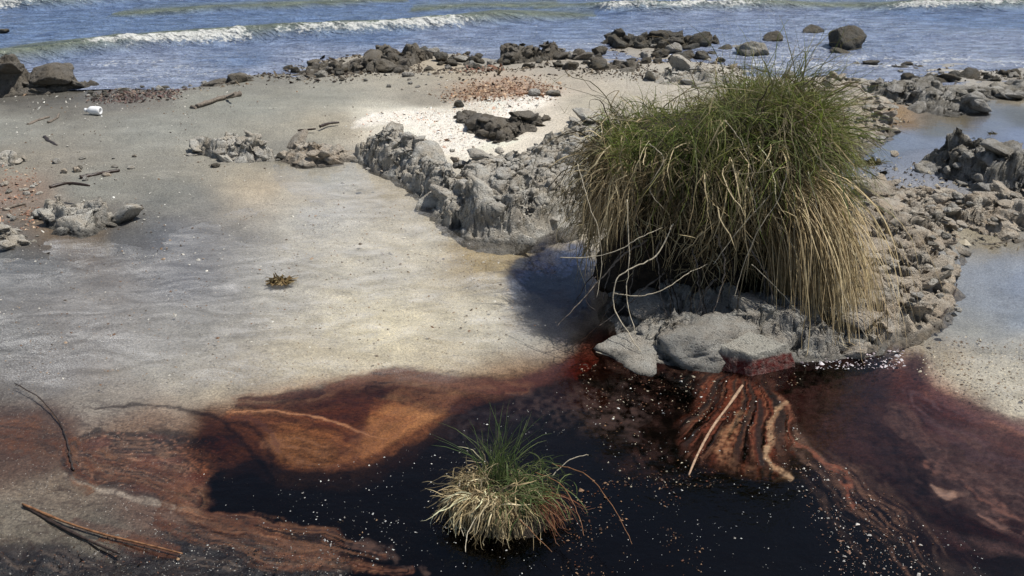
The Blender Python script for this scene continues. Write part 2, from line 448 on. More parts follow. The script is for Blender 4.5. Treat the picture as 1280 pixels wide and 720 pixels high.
def shore_grid(rows_y, nc, half, extra=(1.25, 1.7, 2.6, 5, 12)):
    u = np.linspace(-1, 1, nc)
    ex = np.array(extra)
    u = np.concatenate([-ex[::-1], u, ex])
    y = np.asarray(rows_y)
    hw = half * np.maximum(.51 * (.92 * y + .63), .9)
    X = u[None, :] * hw[:, None]; Y = np.repeat(y[:, None], len(u), 1)
    return X, Y
def rows(py0, py1, step):
    return np.array([W(640, p)[1] for p in np.arange(py0, py1, -step)])

GX, GY = shore_grid(np.concatenate([[-12, -4, -1, .5, 1.0, 1.3], rows(800, 20, 1.7), [14, 16, 20, 30, 60, 200, 900]]), 640, 1.22)
GZ = elevation(GX, GY)
gpx, gpy = Pj(GX, GY)
gcx, gcy = np.clip(gpx, -200, 1480), np.clip(gpy, -60, 820)
wj = 10 * fbm(GX * 4, GY * 4, o=4, s=77)
gcol = shepard(gcx + wj, gcy + wj * .6, FLOOR, 3.4)
P = Paint(gpx, gpy, GX, GY)
gcol = over(gcol, .85 * P.poly([(-60,505),(60,500),(100,520),(90,560),(60,590),(-60,600)], 26), lin((98,66,48)))
gcol = over(gcol, .8 * P.poly([(90,545),(130,540),(230,545),(300,545),(262,590),(245,625),(180,620),(120,598),(90,580)], 10), lin((112,76,52)))
for q, (pts, w, c) in enumerate([
  ([(88,580),(130,600),(180,622),(240,628)], [5,9,8,5], (52,30,24)),
  ([(95,565),(140,575),(190,590),(245,590)], [2,5,6,5], (60,34,26)),
  ([(110,552),(160,560),(200,575),(250,572)], [2,3,5,4], (72,42,30)),
  ([(85,590),(130,612),(170,628),(225,634),(250,628)], [3,4,5,5,3], (176,158,140)),
  ([(120,508),(180,502),(240,508),(275,520),(300,545),(335,580)], [1.5,3,3.5,4,5,5], (36,18,14)),
  ([(88,560),(84,575),(92,590)], [6,8,6], (14,10,10)),
  ([(190,535),(215,538),(240,545),(262,548)], [3,7,9,4], (8,6,8)),
  ([(100,545),(122,538),(160,542),(205,545),(240,552),(290,540)], [1.5,3,4,9,12,4], (10,6,7)),
  ([(20,480),(50,500),(75,525),(88,560),(92,588)], [1.2,1.5,2,4,6], (40,28,26)),
  ([(250,640),(290,658),(340,672),(420,682)], [12,12,9,8], (120,78,56)),
  ([(200,655),(235,655),(270,640)], [6,9,5], (44,30,28)),
  ([(130,690),(180,700),(240,690),(330,688)], [6,10,10,5], (34,26,28)),
  ([(-20,690),(30,688),(80,695),(140,715)], [10,14,14,10], (42,34,36)),
  ([(160,730),(250,712),(330,718),(430,712)], [5,6,6,8], (40,32,32)),
  ([(100,655),(150,668),(220,682)], [8,10,6], (110,74,56)) ]):
    gcol = over(gcol, .75 * P.line(pts, np.array(w) * .8, warp=1.1), lin(c))
# sinuous thin brown contour lines
cx_ = GX + .05 * fbm(GX * 6, GY * 6, o=3, s=92); cy_ = GY + .04 * fbm(GX * 6, GY * 6, o=3, s=93)
cont = fbm(cx_ * 3.2 + .35 * cy_, cy_ * 9 + cx_ * 1.5, o=5, s=91)
def contour(k, w): return np.exp(-((np.mod(cont * k, 1) - .5) / w) ** 2)
zone = P.poly([(-60,480),(60,490),(200,500),(300,540),(260,640),(430,690),(400,740),(-60,740)], 40)
gcol = over(gcol, .3 * contour(14, .22) * zone, lin((44, 28, 24)))
gcol = over(gcol, .55 * contour(5, .12) * zone, lin((60, 36, 28)))
lens = P.poly([(90,575),(100,548),(135,538),(240,545),(300,540),(262,590),(245,632),(180,622),(125,604)], 8, 1.4)
gcol = over(gcol, .92 * contour(6, .17) * lens, lin((24, 12, 10)))
gcol = over(gcol, .5 * contour(11, .16) * lens, lin((50, 26, 18)))
gcol = over(gcol, .6 * contour(5, .07) * lens, lin((186, 128, 92)))
gcol = over(gcol, .6 * lens * sstep(.1, .5, fbm(GX * 12, GY * 12, o=4, s=95)), lin((104, 52, 34)))
clot = sstep(.02, .28, fbm(GX * 9, GY * 12, o=5, s=96)) * P.poly([(-60,685),(60,688),(130,700),(230,660),(330,680),(450,690),(450,760),(-60,760)], 30)
gcol = over(gcol, .85 * clot, lin((22, 17, 18)))
# wave-washed lines on the beach
rip = ridged(GX * 1.6 + .4 * GY, GY * 5.5, o=3, s=19)
beach = P.poly([(-60,150),(220,135),(400,110),(420,200),(330,235),(150,285),(-60,300)], 40)
gcol = gcol * (1 + .18 * (beach * sstep(.55, .9, rip))[..., None])
gcol *= (1 + .16 * fbm(GX * 9, GY * 9, o=3, s=65))[..., None]
lum_ = gcol.mean(-1, keepdims=True)
gcol = (gcol * .72 + lum_ * .28) * np.array([1.0, 1.0, .97])
bz = P.poly([(-200,100),(330,98),(440,104),(560,110),(600,130),(440,160),(430,200),(330,232),(230,260),(170,330),(-200,420)], 60, 1)
gcol = gcol * (1 - bz[..., None] * np.array([.26, .23, .22]))
wz = P.poly([(-200,290),(160,280),(330,270),(345,330),(300,400),(200,450),(60,480),(-200,500)], 70, 1)
gcol = gcol * (1 - wz[..., None] * np.array([.24, .22, .17]))
mm = fbm(GX * 13, GY * 13, o=5, s=707)
gcol = gcol * (1 + .22 * mm * sstep(230, 280, gpy) * (gpx < 1300))[..., None]
gcol = np.clip(gcol, .01, .75) * .82
salt = P.poly([(440,170),(462,152),(520,148),(566,152),(600,172),(640,140),(676,128),(700,134),(670,150),(640,162),(610,185),(585,205),(550,195),(530,178),(480,166)], 9, .8)
gcol = over(gcol, .92 * salt, np.array([.70, .665, .60]) * (1 + .25 * fbm(GX * 40, GY * 40, o=3, s=15))[..., None])
bk = P.poly([(196,672),(236,646),(262,640),(310,662),(350,678),(430,692),(470,715),(440,740),(330,735),(240,706)], 8, 2)
bk = np.maximum(bk, .9 * P.poly([(-60,700),(0,690),(60,694),(120,700),(160,740),(-60,760)], 10, 2))
bk = np.maximum(bk, .8 * P.line([(110,668),(160,690),(220,700)], [3, 7, 8], warp=1.5))
dl, tl = seg_dist(gpx + P.wx * 1.5, gpy + P.wy * 1.5, [(40,650),(150,676),(260,700),(420,712)])
wr = fbm(dl * .22, tl * 2.5, o=4, s=331)
gcol = over(gcol, .96 * bk * sstep(-.28, -.05, wr), np.array([.010, .008, .009]))
gcol = over(gcol, .5 * bk * sstep(.18, .3, wr), np.array([.12, .09, .07]))
wet = np.clip(1 - sstep(.004, .03, GZ + .006 * fbm(GX * 3, GY * 3, s=9)), 0, 1)
gcol = gcol * (1 - .15 * wet * sstep(-.012, .0, GZ))[..., None]
me = mesh_np("sand", np.stack([GX, GY, GZ], -1), grid_faces(*GX.shape), {"col": gcol.reshape(-1, 3), "wet": wet.reshape(-1, 1)})
tag(link("sand", me, mat=M['ground']), kind='structure')
def gz(x, y): return float(elevation(np.array([x * 1.0]), np.array([y * 1.0]))[0])

# ------------------------------------------------------------------ pool water
Xp, Yp = shore_grid(np.concatenate([[.2, 1.0, 1.3], rows(790, 420, 1.35), rows(420, 112, 2.2)]), 860, 1.12, (1.3, 1.8))
px, py = Pj(Xp, Yp)
P = Paint(px, py, Xp, Yp)
t = np.ones(Xp.shape + (3,))
def T(c): return np.minimum(lin(c) / np.array([.40, .37, .31]), 1.2)
t = over(t, .9 * P.poly([(500,478),(570,470),(700,440),(760,420),(820,440),(820,560),(560,560),(330,600),(240,600),(230,560),(250,520),(330,490),(420,482)], 46, 1, .6), T((128,92,60)))
t = over(t, .93 * P.poly([(250,515),(350,500),(440,478),(520,478),(600,482),(700,455),(760,420),(800,470),(600,560),(430,600),(300,600),(250,560)], 26, 1.3), T((72,37,20)))
t = over(t, .95 * P.line([(300,500),(400,490),(450,480),(500,468),(560,474),(640,486),(720,466)], [3,9,13,13,13,16,24], warp=.9), T((40,12,12)))
t = over(t, .85 * P.line([(285,515),(340,512),(400,525),(450,548),(480,545)], [3,5,6,6,4], warp=1.1), T((150,96,62)))
t = over(t, .85 * P.line([(400,565),(440,556),(470,545),(465,522)], [10,12,11,7], warp=.9), T((48,18,12)))
t = over(t, .8 * P.line([(380,520),(420,516),(460,505),(500,488)], [4,7,8,5], warp=.9), T((60,26,18)))
t = over(t, .9 * P.poly([(425,562),(458,536),(468,508),(505,487),(535,492),(582,491),(556,514),(500,546),(450,572)], 8, .9), T((150,106,70)))
t = over(t, .85 * P.poly([(325,535),(380,528),(418,545),(432,572),(395,584),(345,578)], 12, 1.2), T((128,88,54)))
t = over(t, .6 * P.line([(470,500),(500,506),(530,500)], [3,5,3]), T((110,60,34)))
BLK = T((16, 9, 9)) * .35
t = over(t, .97 * P.poly([(715,430),(745,405),(790,415),(840,455),(860,462),(900,470),(860,490),(740,480),(705,455)], 24, 1), T((70,15,8)))
t = over(t, .995 * P.poly([(245,600),(262,576),(320,576),(370,588),(430,584),(480,566),(540,532),(600,500),(660,490),(720,474),(800,470),(1000,470),(1010,500),(1000,560),(1060,610),(1140,660),(1200,690),(1300,705),(1300,830),(380,830),(440,700),(420,682),(330,655),(262,630)], 10, 1.9), BLK)
# maroon sheet on the right
t = over(t, .97 * P.poly([(820,452),(1100,440),(1150,462),(1200,500),(1300,545),(1420,600),(1420,690),(1280,680),(1180,670),(1080,620),(1010,560),(985,500),(900,470)], 22, 1.3), T((54,24,24)))
t = over(t, .7 * P.poly([(1110,435),(1150,440),(1200,480),(1290,530),(1290,560),(1190,520),(1130,480)], 26, 1.4, .4), T((110,52,36)))
t = over(t, .9 * P.line([(1040,470),(1100,500),(1150,560),(1190,600),(1230,640)], [10,14,12,12,8], warp=2), T((26,16,20)))
t = over(t, .8 * P.line([(1150,455),(1180,500),(1240,520),(1300,545)], [12,10,10,10], warp=1.5), T((48,22,26)))
t = over(t, .8 * P.line([(990,560),(1050,600),(1110,650),(1200,700)], [8,16,18,20], warp=1.5), T((20,14,16)))
t = over(t, .9 * P.line([(1170,640),(1240,665),(1300,690)], [14,14,14], warp=1.5), T((56,16,14)))
swirl = fbm(Xp * 3 + .25 * fbm(Xp * 5, Yp * 5, o=3, s=35), Yp * 9 + .5 * fbm(Xp * 4, Yp * 4, o=3, s=36), o=5, s=37)
sw = np.exp(-((np.mod(swirl * 8, 1) - .5) / .2) ** 2)
redz = sstep(.02, .12, t[..., 0]) * (1 - sstep(.5, .8, t[..., 0]))
t = t * (1 - .62 * redz * sw)[..., None]
mott = fbm(Xp * 6 + Yp * 3, Yp * 5 - Xp * 3, o=5, s=33)
dk = 1 - np.clip(t.mean(-1) * 3, 0, 1)
t = t * (1 + (.55 * mott * (1 - dk) * (t[..., 0] < .85))[..., None])
# shadow and sky reflection painted into the tint, over deep floor by the rock
shade_tint = P.poly([(640,335),(680,300),(735,300),(738,396),(708,396),(685,385),(655,362)], 16, 2.2)
t = over(t, .97 * shade_tint, T((12,32,74)))
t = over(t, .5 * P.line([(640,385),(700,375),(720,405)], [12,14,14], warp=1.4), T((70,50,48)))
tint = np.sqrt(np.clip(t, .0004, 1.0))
# scum film
film = np.zeros(Xp.shape + (4,))
def fl(mask, c, a):
    m = (mask * a)[..., None]
    film[..., :3] = np.where(film[..., 3:] < 1e-4, lin(c), film[..., :3] * (1 - m) + lin(c) * m)
    film[..., 3:] = film[..., 3:] + (1 - film[..., 3:]) * m
mot = np.clip(.55 + 1.1 * fbm(Xp * 16, Yp * 16, o=5, s=301), 0, 1)
mot3 = np.clip(.5 + 1.5 * fbm(Xp * 60, Yp * 40, o=4, s=303), .05, 1)
mot2 = np.clip(.5 + 1.3 * fbm(Xp * 70 + Yp * 8, Yp * 42, o=4, s=304) + .7 * fbm(Xp * 34, Yp * 34, o=4, s=302), 0, 1)
fan = P.poly([(858,525),(868,495),(890,478),(935,472),(975,486),(992,520),(985,585),(950,600),(925,588),(890,592),(862,568)], 18, 2.2)
wpx, wpy = P.px + 1.2 * P.wx + .8 * P.fx, P.py + P.wy
fan = fan * (1 - .75 * sstep(548, 596, P.py + P.wy))
th = np.arctan2(wpx - 950, np.maximum(wpy - 430, 1))
rad_ = np.hypot(wpx - 950, wpy - 430)
band = fbm(th * 16 + 2, rad_ / 90, o=4, s=311); band2 = fbm(th * 34, rad_ / 60, o=4, s=312)
grain = np.clip(.45 + 1.3 * fbm(Xp * 110, Yp * 80, o=3, s=313), 0, 1)
fl(fan * sstep(-.25, .25, band2) * (.5 + .5 * grain), (70,36,24), .65)
fl(fan * sstep(.02, .22, band) * (.4 + .6 * grain), (112,54,32), .7)
fl(fan * sstep(.16, .34, band2) * (.4 + .6 * grain), (134,98,70), .5)
fl(fan * sstep(.05, .2, -band), (16,9,7), .8)
fl(P.poly([(892,560),(902,536),(922,508),(930,516),(920,545),(922,578),(950,588),(985,592),(985,602),(940,600),(905,590)], 10, 1.6) * (.2 + .8 * grain) * (1 - .7 * sstep(560, 596, P.py)), (140,106,76), .7)
fl(P.line([(948,500),(950,540),(952,582)], [3.5,5,4], warp=.8), (16,9,8), .9)
fl(P.line([(984,503),(968,511),(961,530),(968,551),(958,571),(966,588),(990,600)], [2.4,4,3.4,4.6,3.6,4.4,3], warp=1.0) * (.4 + .6 * grain), (164,136,106), .9)
fl(P.line([(982,505),(970,513),(965,530),(971,551),(961,571),(970,588)], [1,1.5,1.5,1.6,1.5,1], warp=.7), (110,76,54), .6)
fl(P.line([(985,520),(1000,560),(1030,580),(1060,610),(1075,640)], [1.5,2.5,3,3,2], warp=2) * mot2, (120,66,46), .7)
fl(P.line([(995,548),(1022,572),(1052,596)], [1,2,1.5], warp=2), (128,70,48), .5)
def along(pts, k, w, sd_):
    m = P.line(pts, w, warp=1.8)
    d_, t_ = seg_dist(P.px + P.wx * 1.5 + P.fx, P.py + P.wy * 1.5 + P.fy, pts)
    f_ = fbm(d_ * k, t_ * 1.2, o=4, s=sd_)
    return m * sstep(-.05, .3, f_) * (.35 + .65 * grain)
fl(along([(975,500),(1000,560),(1060,620),(1110,670),(1140,730)], .12, [12,20,34,44,50], 321), (90,68,56), .5)
fl(along([(975,500),(1010,560),(1070,620),(1130,670),(1180,730)], .3, [8,14,24,30,34], 322), (116,84,66), .45)
fl(along([(1120,520),(1180,580),(1250,630),(1320,660)], .14, [20,34,40,40], 323), (84,60,54), .45)
fl(along([(1150,500),(1220,540),(1320,580)], .2, [20,26,30], 324), (80,58,62), .5)
fl(P.line([(1165,605),(1182,617),(1208,616)], [2,5,3], warp=1) * mot, (150,120,104), .8)
fl(P.line([(1225,640),(1250,655),(1300,672)], [2,4,3], warp=1.4) * mot, (140,104,90), .8)
fl(P.line([(1150,560),(1200,600),(1260,640),(1300,650)], [3,5,5,4], warp=3) * mot2, (116,78,66), .5)
mar = P.poly([(1160,540),(1220,530),(1300,560),(1300,680),(1240,650),(1180,610)], 30, 2.5)
fl(mar * mot * (.3 + .7 * grain), (84,60,54), .4)
fl(P.poly([(990,490),(1060,460),(1150,480),(1250,560),(1250,640),(1150,640),(1060,600)], 40, 2) * mot2, (60,34,30), .2)
fl(P.poly([(640,505),(720,485),(800,500),(800,540),(700,530)], 24, 3) * mot2, (78,62,58), .3)
fl(P.poly([(730,480),(800,475),(850,500),(850,600),(780,600),(740,560)], 40, 4) * mot2 * mot, (50,26,18), .45)
fl(P.poly([(740,430),(800,450),(860,465),(980,470),(980,484),(860,484),(760,470)], 16, 3) * mot2, (60,38,28), .45)
fl(P.line([(430,680),(480,690),(520,720)], [5,7,6], warp=3) * mot2, (90,70,62), .4)
for kk, (c_, a_) in enumerate([((104,64,44), .75), ((132,92,66), .6), ((40,22,16), .85), ((150,112,84), .5), ((24,14,12), .8)]):
    fl(along([(235,636),(300,652),(350,668),(420,680),(475,692)], [.16, .3, .34, .5, .22][kk], [10,14,14,11,6], 340 + kk * 5), c_, a_)
    fl(along([(200,655),(260,668),(330,692),(420,705),(500,712)], [.16, .3, .34, .5, .22][kk], [8,12,14,10,6], 380 + kk * 5), c_, a_ * .6)
    fl(along([(90,560),(130,590),(190,612),(250,622)], [.16, .3, .3, .4, .2][kk], [16,30,30,18], 420 + kk * 5), c_, a_ * .55)
    fl(along([(-30,540),(40,545),(90,560)], [.16, .3, .3, .4, .2][kk], [26,26,12], 460 + kk * 5), c_, a_ * .35)
    fl(along([(30,645),(120,670),(220,690)], [.16, .3, .3, .4, .2][kk], [8,14,12], 500 + kk * 5), c_, a_ * .5)
    fl(along([(330,560),(400,572),(460,548),(520,515),(575,495)], [.12, .2, .2, .3, .16][kk], [10,16,18,14,5], 540 + kk * 5), c_, a_ * .28)
    fl(along([(300,500),(380,492),(460,474),(560,478),(660,486)], [.12, .2, .2, .3, .16][kk], [8,14,18,16,12], 580 + kk * 5), c_, a_ * (.45 if kk in (2, 4) else .2))
fl(P.line([(255,632),(300,644),(350,660),(420,673)], [1.5,2,2,1.5], warp=1.6), (40,20,16), .7)
fl(P.line([(285,525),(310,518),(332,540),(345,568)], [2,3,3.5,3], warp=1.2), (60,30,20), .7)
fl(P.line([(290,515),(340,512),(400,522),(440,540),(475,548)], [1,1.5,2,2,1], warp=1.2), (176,128,92), .5)
fl(P.poly([(560,505),(640,500),(700,520),(640,560),(560,560)], 30, 3) * mot2 * mot, (60,52,54), .3)
dust = P.poly([(-150,300),(150,285),(330,235),(430,205),(520,240),(640,320),(660,420),(560,462),(300,480),(130,490),(-150,470)], 40, 1.4)
dust = np.maximum(dust, .8 * P.poly([(1180,440),(1200,400),(1300,420),(1300,520),(1220,480)], 30, 1.4))
dust *= (1 - shade_tint)
dust *= np.clip(.8 + .9 * fbm(Xp * 2.4, Yp * 5, o=4, s=71), .15, 1)
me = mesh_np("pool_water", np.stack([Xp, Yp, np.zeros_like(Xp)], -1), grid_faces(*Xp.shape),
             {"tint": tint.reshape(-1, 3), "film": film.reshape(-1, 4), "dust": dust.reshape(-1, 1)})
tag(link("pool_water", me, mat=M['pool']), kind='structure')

# ------------------------------------------------------------------ sea
ry = np.concatenate([np.arange(7.6, 14, .022), np.geomspace(14, 3000, 60)])
Xs, Ys = shore_grid(ry, 560, 1.15, (1.3, 1.8, 3, 8))
Zs = np.zeros_like(Xs); foam = np.zeros_like(Xs); green = np.zeros_like(Xs)
near = 1 - sstep(14, 60, Ys)
Zs += near * (.007 * ridged(Xs * 5 + Ys, Ys * 13, o=3, s=211) + .020 * fbm(Xs * 1.1 + .3 * Ys, Ys * 3.2, o=4, s=201) + .010 * ridged(Xs * 2.6, Ys * 6, o=3, s=207))
spx, spy = Pj(Xs, Ys)
def breaker(pts, hgt, f0, f1, strength=1.0, thick=.22, wb=.5):
    w = np.array([W(a, b)[:2] for a, b in pts])
    wob = .12 * fbm(Xs * 1.3, Ys * .7, o=3, s=int(hgt * 1000))
    d, tt = seg_dist(Xs, Ys + wob, w)
    yl = np.interp(Xs, w[:, 0], w[:, 1])
    s = (Ys + wob) - yl                                    # + seaward
    s = np.sign(s) * d
    amp = hgt * sstep(w[0, 0] - .5, w[0, 0] + 1, Xs) * (1 - sstep(w[-1, 0] - 1, w[-1, 0] + .5, Xs))
    prof = np.where(s > 0, np.exp(-(s / wb) ** 2), np.exp(-(s / .13) ** 2))
    global Zs, foam, green
    Zs = Zs + amp * prof
    m = sstep(f0 - 30, f0 + 30, spx) * (1 - sstep(f1 - 60, f1 + 30, spx))
    tks = thick * .52 * (1 + .8 * fbm(Xs * 2.2, Ys * 2, o=3, s=5))
    m = m * np.clip(.9 + .9 * fbm(Xs * 1.7, Ys * .6, o=3, s=61), .15, 1)
    fz = np.exp(-((s + tks * .55) / (tks * .75)) ** 2)
    foam = np.maximum(foam, strength * m * fz)
    green = np.maximum(green, prof * (s > -.3) * (amp > .01))
breaker([(-250,88),(0,80),(90,70),(200,58),(300,51),(400,45),(500,39),(600,31),(720,22)], .115, 100, 610, 1.0, .20)
breaker([(690,12),(760,14),(850,15),(950,14),(1040,12)], .11, 750, 960, .95, .20)
breaker([(1060,13),(1150,14),(1280,13),(1500,10)], .10, 1110, 1300, .85, .17)
breaker([(-200,18),(0,13),(80,9),(160,4),(300,-8)], .13, -250, 60, .75, .25)
breaker([(150,20),(300,14),(500,2)], .06, 5000, 5100)
breaker([(520,14),(600,12),(690,9)], .05, 5000, 5100)
Zs += foam * .035 * np.clip(fbm(Xs * 14, Ys * 14, o=3, s=88) + .4, 0, 1)
# wash along the shore on the right, thin foam in the shallows
sh = elevation(Xs, Ys)
wash = np.exp(-((sh + .012) / .012) ** 2) * (spx > 940) * (spy > 60) * (Ys < 12)
foam = np.maximum(foam, .55 * wash)
lace = (spy > 40) * (spy < 110) * np.exp(-((sh + .035) / .02) ** 2)
foam = np.maximum(foam, .38 * lace * (fbm(Xs * 1.5, Ys * 4, o=3, s=402) > .05))
shallow = sstep(-.16, .0, sh) * (Ys < 13)
body = over(np.broadcast_to(np.array([.13, .19, .32]), Xs.shape + (3,)).copy(), .85 * shallow, np.array([.29, .32, .41]))
body = over(body, .8 * np.clip(green, 0, 1), np.array([.15, .16, .07]))
me = mesh_np("sea", np.stack([Xs, Ys, Zs], -1), grid_faces(*Xs.shape), {"body": body.reshape(-1, 3), "foam": foam.reshape(-1, 1)})
tag(link("sea", me, mat=M['sea']), kind='structure')

# ------------------------------------------------------------------ rocks
def chunk_shape(seed, sub, cuts=15, lump=.10):
    import bmesh
    bm = bmesh.new(); bmesh.ops.create_icosphere(bm, subdivisions=sub, radius=1.0)
    v = np.array([q.co[:] for q in bm.verts]); f = np.array([[a.index for a in p.verts] for p in bm.faces]); bm.free()
    r_ = np.random.default_rng(seed)
    s_ = np.full(len(v), 1.15)
    for _ in range(cuts):
        n_ = r_.normal(size=3); n_ /= np.linalg.norm(n_); k = r_.uniform(.45, .95)
        dp = v @ n_
        s_ = np.minimum(s_, np.where(dp > .05, k / np.maximum(dp, .05), 9))
    s_ *= 1 + lump * fbm(v[:, 0] * 2.2 + seed, v[:, 1] * 2.2, v[:, 2] * 2.2 + .1, o=3, s=seed) + .07 * ridged(v[:, 0] * 5, v[:, 1] * 5, v[:, 2] * 5 + .1, o=2, s=seed + 2)
    return v * s_[:, None], f
CH3 = [chunk_shape(500 + i, 3) for i in range(10)]
CH4 = [chunk_shape(540 + i, 4, 18, .12) for i in range(8)]
def rot3(a, b, c):
    ca, sa, cb, sb, cc, sc = cos(a), sin(a), cos(b), sin(b), cos(c), sin(c)
    return np.array([[cc, -sc, 0], [sc, cc, 0], [0, 0, 1]]) @ np.array([[cb, 0, sb], [0, 1, 0], [-sb, 0, cb]]) @ np.array([[1, 0, 0], [0, ca, -sa], [0, sa, ca]])
def outcrop(name, label, pts, H, mat, seed, cell=.10, edge=.10, res=.0075, bumps=(), crack=.035, tilt=.5, strata=0.0, group=None, cat='rock', rough=.03, wetz=.012, floor=None, rag=.04, wetamt=.8, chunk=None, dens=1.0, flat=.42, lean=.28, sunk=0.0):
    w = np.array([W(p[0], p[1], p[2] if len(p) > 2 else 0.0)[:2] for p in pts])
    c0 = w.mean(0)
    lo, hi = w.min(0) - .06, w.max(0) + .06
    nx, ny = int((hi[0] - lo[0]) / res) + 2, int((hi[1] - lo[1]) / res) + 2
    X, Y = np.meshgrid(np.linspace(lo[0], hi[0], nx), np.linspace(lo[1], hi[1], ny))
    H = H * (.95 if res < .009 else .85)
    d = sdf(X, Y, w) + rag * fbm(X / cell * .9, Y / cell * .9, o=4, s=seed) 
    prof = np.clip(d / (edge * 1.25), -1, 1)
    prof = np.where(prof > 0, 1 - (1 - prof) ** 1.35, prof * 1.5)
    h = H * prof
    for b in bumps:
        q = W(b[0], b[1], b[2])
        h = h + b[3] * np.exp(-(((X - q[0]) ** 2 + (Y - q[1]) ** 2) / b[4] ** 2)) * np.clip(prof * 1.6, 0, 1)
    low = fbm(X * 3.2, Y * 3.2, o=3, s=seed + 3)
    body = np.clip(prof, 0, 1)
    edgeb = sstep(0, .35, prof)
    h = h * (1 + .45 * low) + .030 * edgeb * fbm(X / cell * .8, Y / cell * .8, o=3, s=seed + 4)
    ra_ = .5 + (seed % 7) * .13
    wx = X + cell * .35 * fbm(X / cell * .9, Y / cell * .9, o=4, s=seed + 11); wy = Y + cell * .35 * fbm(X / cell * .9, Y / cell * .9, o=4, s=seed + 12)
    rx_, ry_ = wx * cos(ra_) - wy * sin(ra_), wx * sin(ra_) + wy * cos(ra_)
    # bedding planes: flat treads and sharp broken risers
    dip = (.10 + .10 * strata) * (X - c0[0]) * (1 if seed % 2 else -1) + (.06 + .14 * strata) * (Y - c0[1])
    for st, wgt in ((.045, .7), (.018, .6)):
        ph = (h + dip + .45 * st * fbm(X * 24, Y * 24, o=4, s=seed + 50)) / st
        fr = ph - np.floor(ph)
        h = h + wgt * st * edgeb * (sstep(.70, .98, fr) - fr) 
    cid_t = 0
    sx, sy = (.8, 1.25) if strata == 0 else (.5, 1.5)
    for k, (cs, am) in enumerate(((cell * 1.3, 1.0), (cell * .6, .8), (cell * .27, .55), (max(cell * .12, res * 2.4), .35))):
        ux, uy = rx_ / cs * sx, ry_ / cs * sy
        f1, f2, qx, qy, cid = worley(ux, uy, seed + k * 31)
        c2 = np.floor(cid * 9999)
        tx = _h(c2, c2 * 0, c2 * 0, 3) - .5; ty = _h(c2, c2 * 0, c2 * 0, 4) - .35
        ll = (tx * (ux - qx) + ty * (uy - qy)) * cs * (tilt * .55 + .15)
        h = h + am * edgeb * (ll + (cid - .5) * .024 * (1, .8, .5, .35)[k]) * .9
        h = h - am * edgeb * crack * (.7, .45, .25, .2)[k] * (1 - sstep(0, (.07, .08, .12, .16)[k], f2 - f1)) * (cid > .3)
        cid_t = cid_t + cid * am * .6
    h = h + edgeb * rough * .55 * (ridged(rx_ * 9, ry_ * 17, o=6, s=seed + 7) - .5)
    f1, f2, qx, qy, cid = worley(wx * 30, wy * 30, seed + 77)
    h = h - edgeb * .022 * (cid > .62) * (1 - sstep(.10, .32, f1))
    f1, f2, qx, qy, cid = worley(rx_ * 6, ry_ * 12, seed + 78)
    h = h - edgeb * .045 * (cid > .76) * (1 - sstep(.16, .34, f1))
    Z = h
    gy, gx = np.gradient(Z, Y[1, 0] - Y[0, 0], X[0, 1] - X[0, 0])
    nl = np.sqrt(gx * gx + gy * gy + 1)
    nx_, ny_ = -gx / nl, -gy / nl
    dsp = rough * fbm(X * 14, Y * 14, Z * 14 + .01, o=4, s=seed + 21) * body
    X2 = X + nx_ * dsp * 1.6 + body * .016 * fbm(X * 16, Y * 16, Z * 30 + .01, o=3, s=seed + 30)
    Y2 = Y + ny_ * dsp * 1.6 + body * .016 * fbm(X * 16, Y * 16, Z * 30 + .01, o=3, s=seed + 31)
    Z2 = Z + dsp / nl
    base = floor if floor is not None else np.minimum(elevation(X, Y), .03)
    Z2 = np.maximum(Z2, base - .03)
    keep = (d > -.03) 
    f = grid_faces(*X.shape)
    kk = keep.ravel()[f].all(1)
    f = f[kk]
    used, inv = np.unique(f, return_inverse=True)
    f = inv.reshape(f.shape)
    wetm = wetamt * (1 - sstep(wetz * .4, wetz * 1.5, Z2 + .02 * fbm(X * 8, Y * 8, o=3, s=seed + 40)))
    rk = np.stack([body, wetm, np.clip(cid_t / 1.3 + .4 * low, 0, 1)], -1).reshape(-1, 3)[used]
    v = np.stack([X2, Y2, Z2], -1).reshape(-1, 3)[used]
    # angular blocks and slabs broken out of the bed
    chunk = chunk or cell * .38
    rg = np.random.default_rng(seed * 7 + 1)
    cand = np.argwhere((prof > .02) & (d > -.005)); rim = np.argwhere((d > -.005) & (d < .05))
    cand = np.concatenate([cand, rim]) if sunk == 0 else cand
    area = len(cand) * res * res
    nb = int(min(420, dens * 1.15 * area / (chunk * chunk * 2.2)))
    vs, fs, rs, off = [v], [f], [rk], len(v)
    for q in range(nb):
        j, i = cand[rg.integers(len(cand))]
        sz = chunk * float(np.clip(rg.lognormal(-.2, .6), .3, 2.4))
        cv, cf = (CH4[rg.integers(8)] if sz > max(.05, .012 * c0[1]) else CH3[rg.integers(10)])
        tiltx, tilty = rg.normal() * lean, rg.normal() * lean - gy[j, i] * 0
        cz = Z2[j, i] + sz * flat * (rg.uniform(-.75, .30) - sunk)
        w3 = (cv * np.array([sz, sz * rg.uniform(.6, 1), sz * flat * rg.uniform(.7, 1.3)])) @ rot3(tiltx, tilty + .12, rg.uniform(0, 6.28)).T + np.array([X2[j, i], Y2[j, i], cz])
        wq = wetamt * (1 - sstep(wetz * .4, wetz * 1.5, w3[:, 2] + .01 * fbm(w3[:, 0] * 12, w3[:, 1] * 12, o=2, s=seed + 40)))
        vs.append(w3); fs.append(cf + off); off += len(cv)
        rs.append(np.stack([wq * 0 + 1, wq, np.full(len(cv), float(np.clip(rg.normal(.5, .28), 0, 1)))], -1))
    v, f3, rk = np.concatenate(vs), np.concatenate(fs[1:]) if nb else np.zeros((0, 3), int), np.concatenate(rs)
    f = np.concatenate([f[:, [0, 1, 2]], f[:, [0, 2, 3]], f3])
    org = np.array([c0[0], c0[1], 0.0])
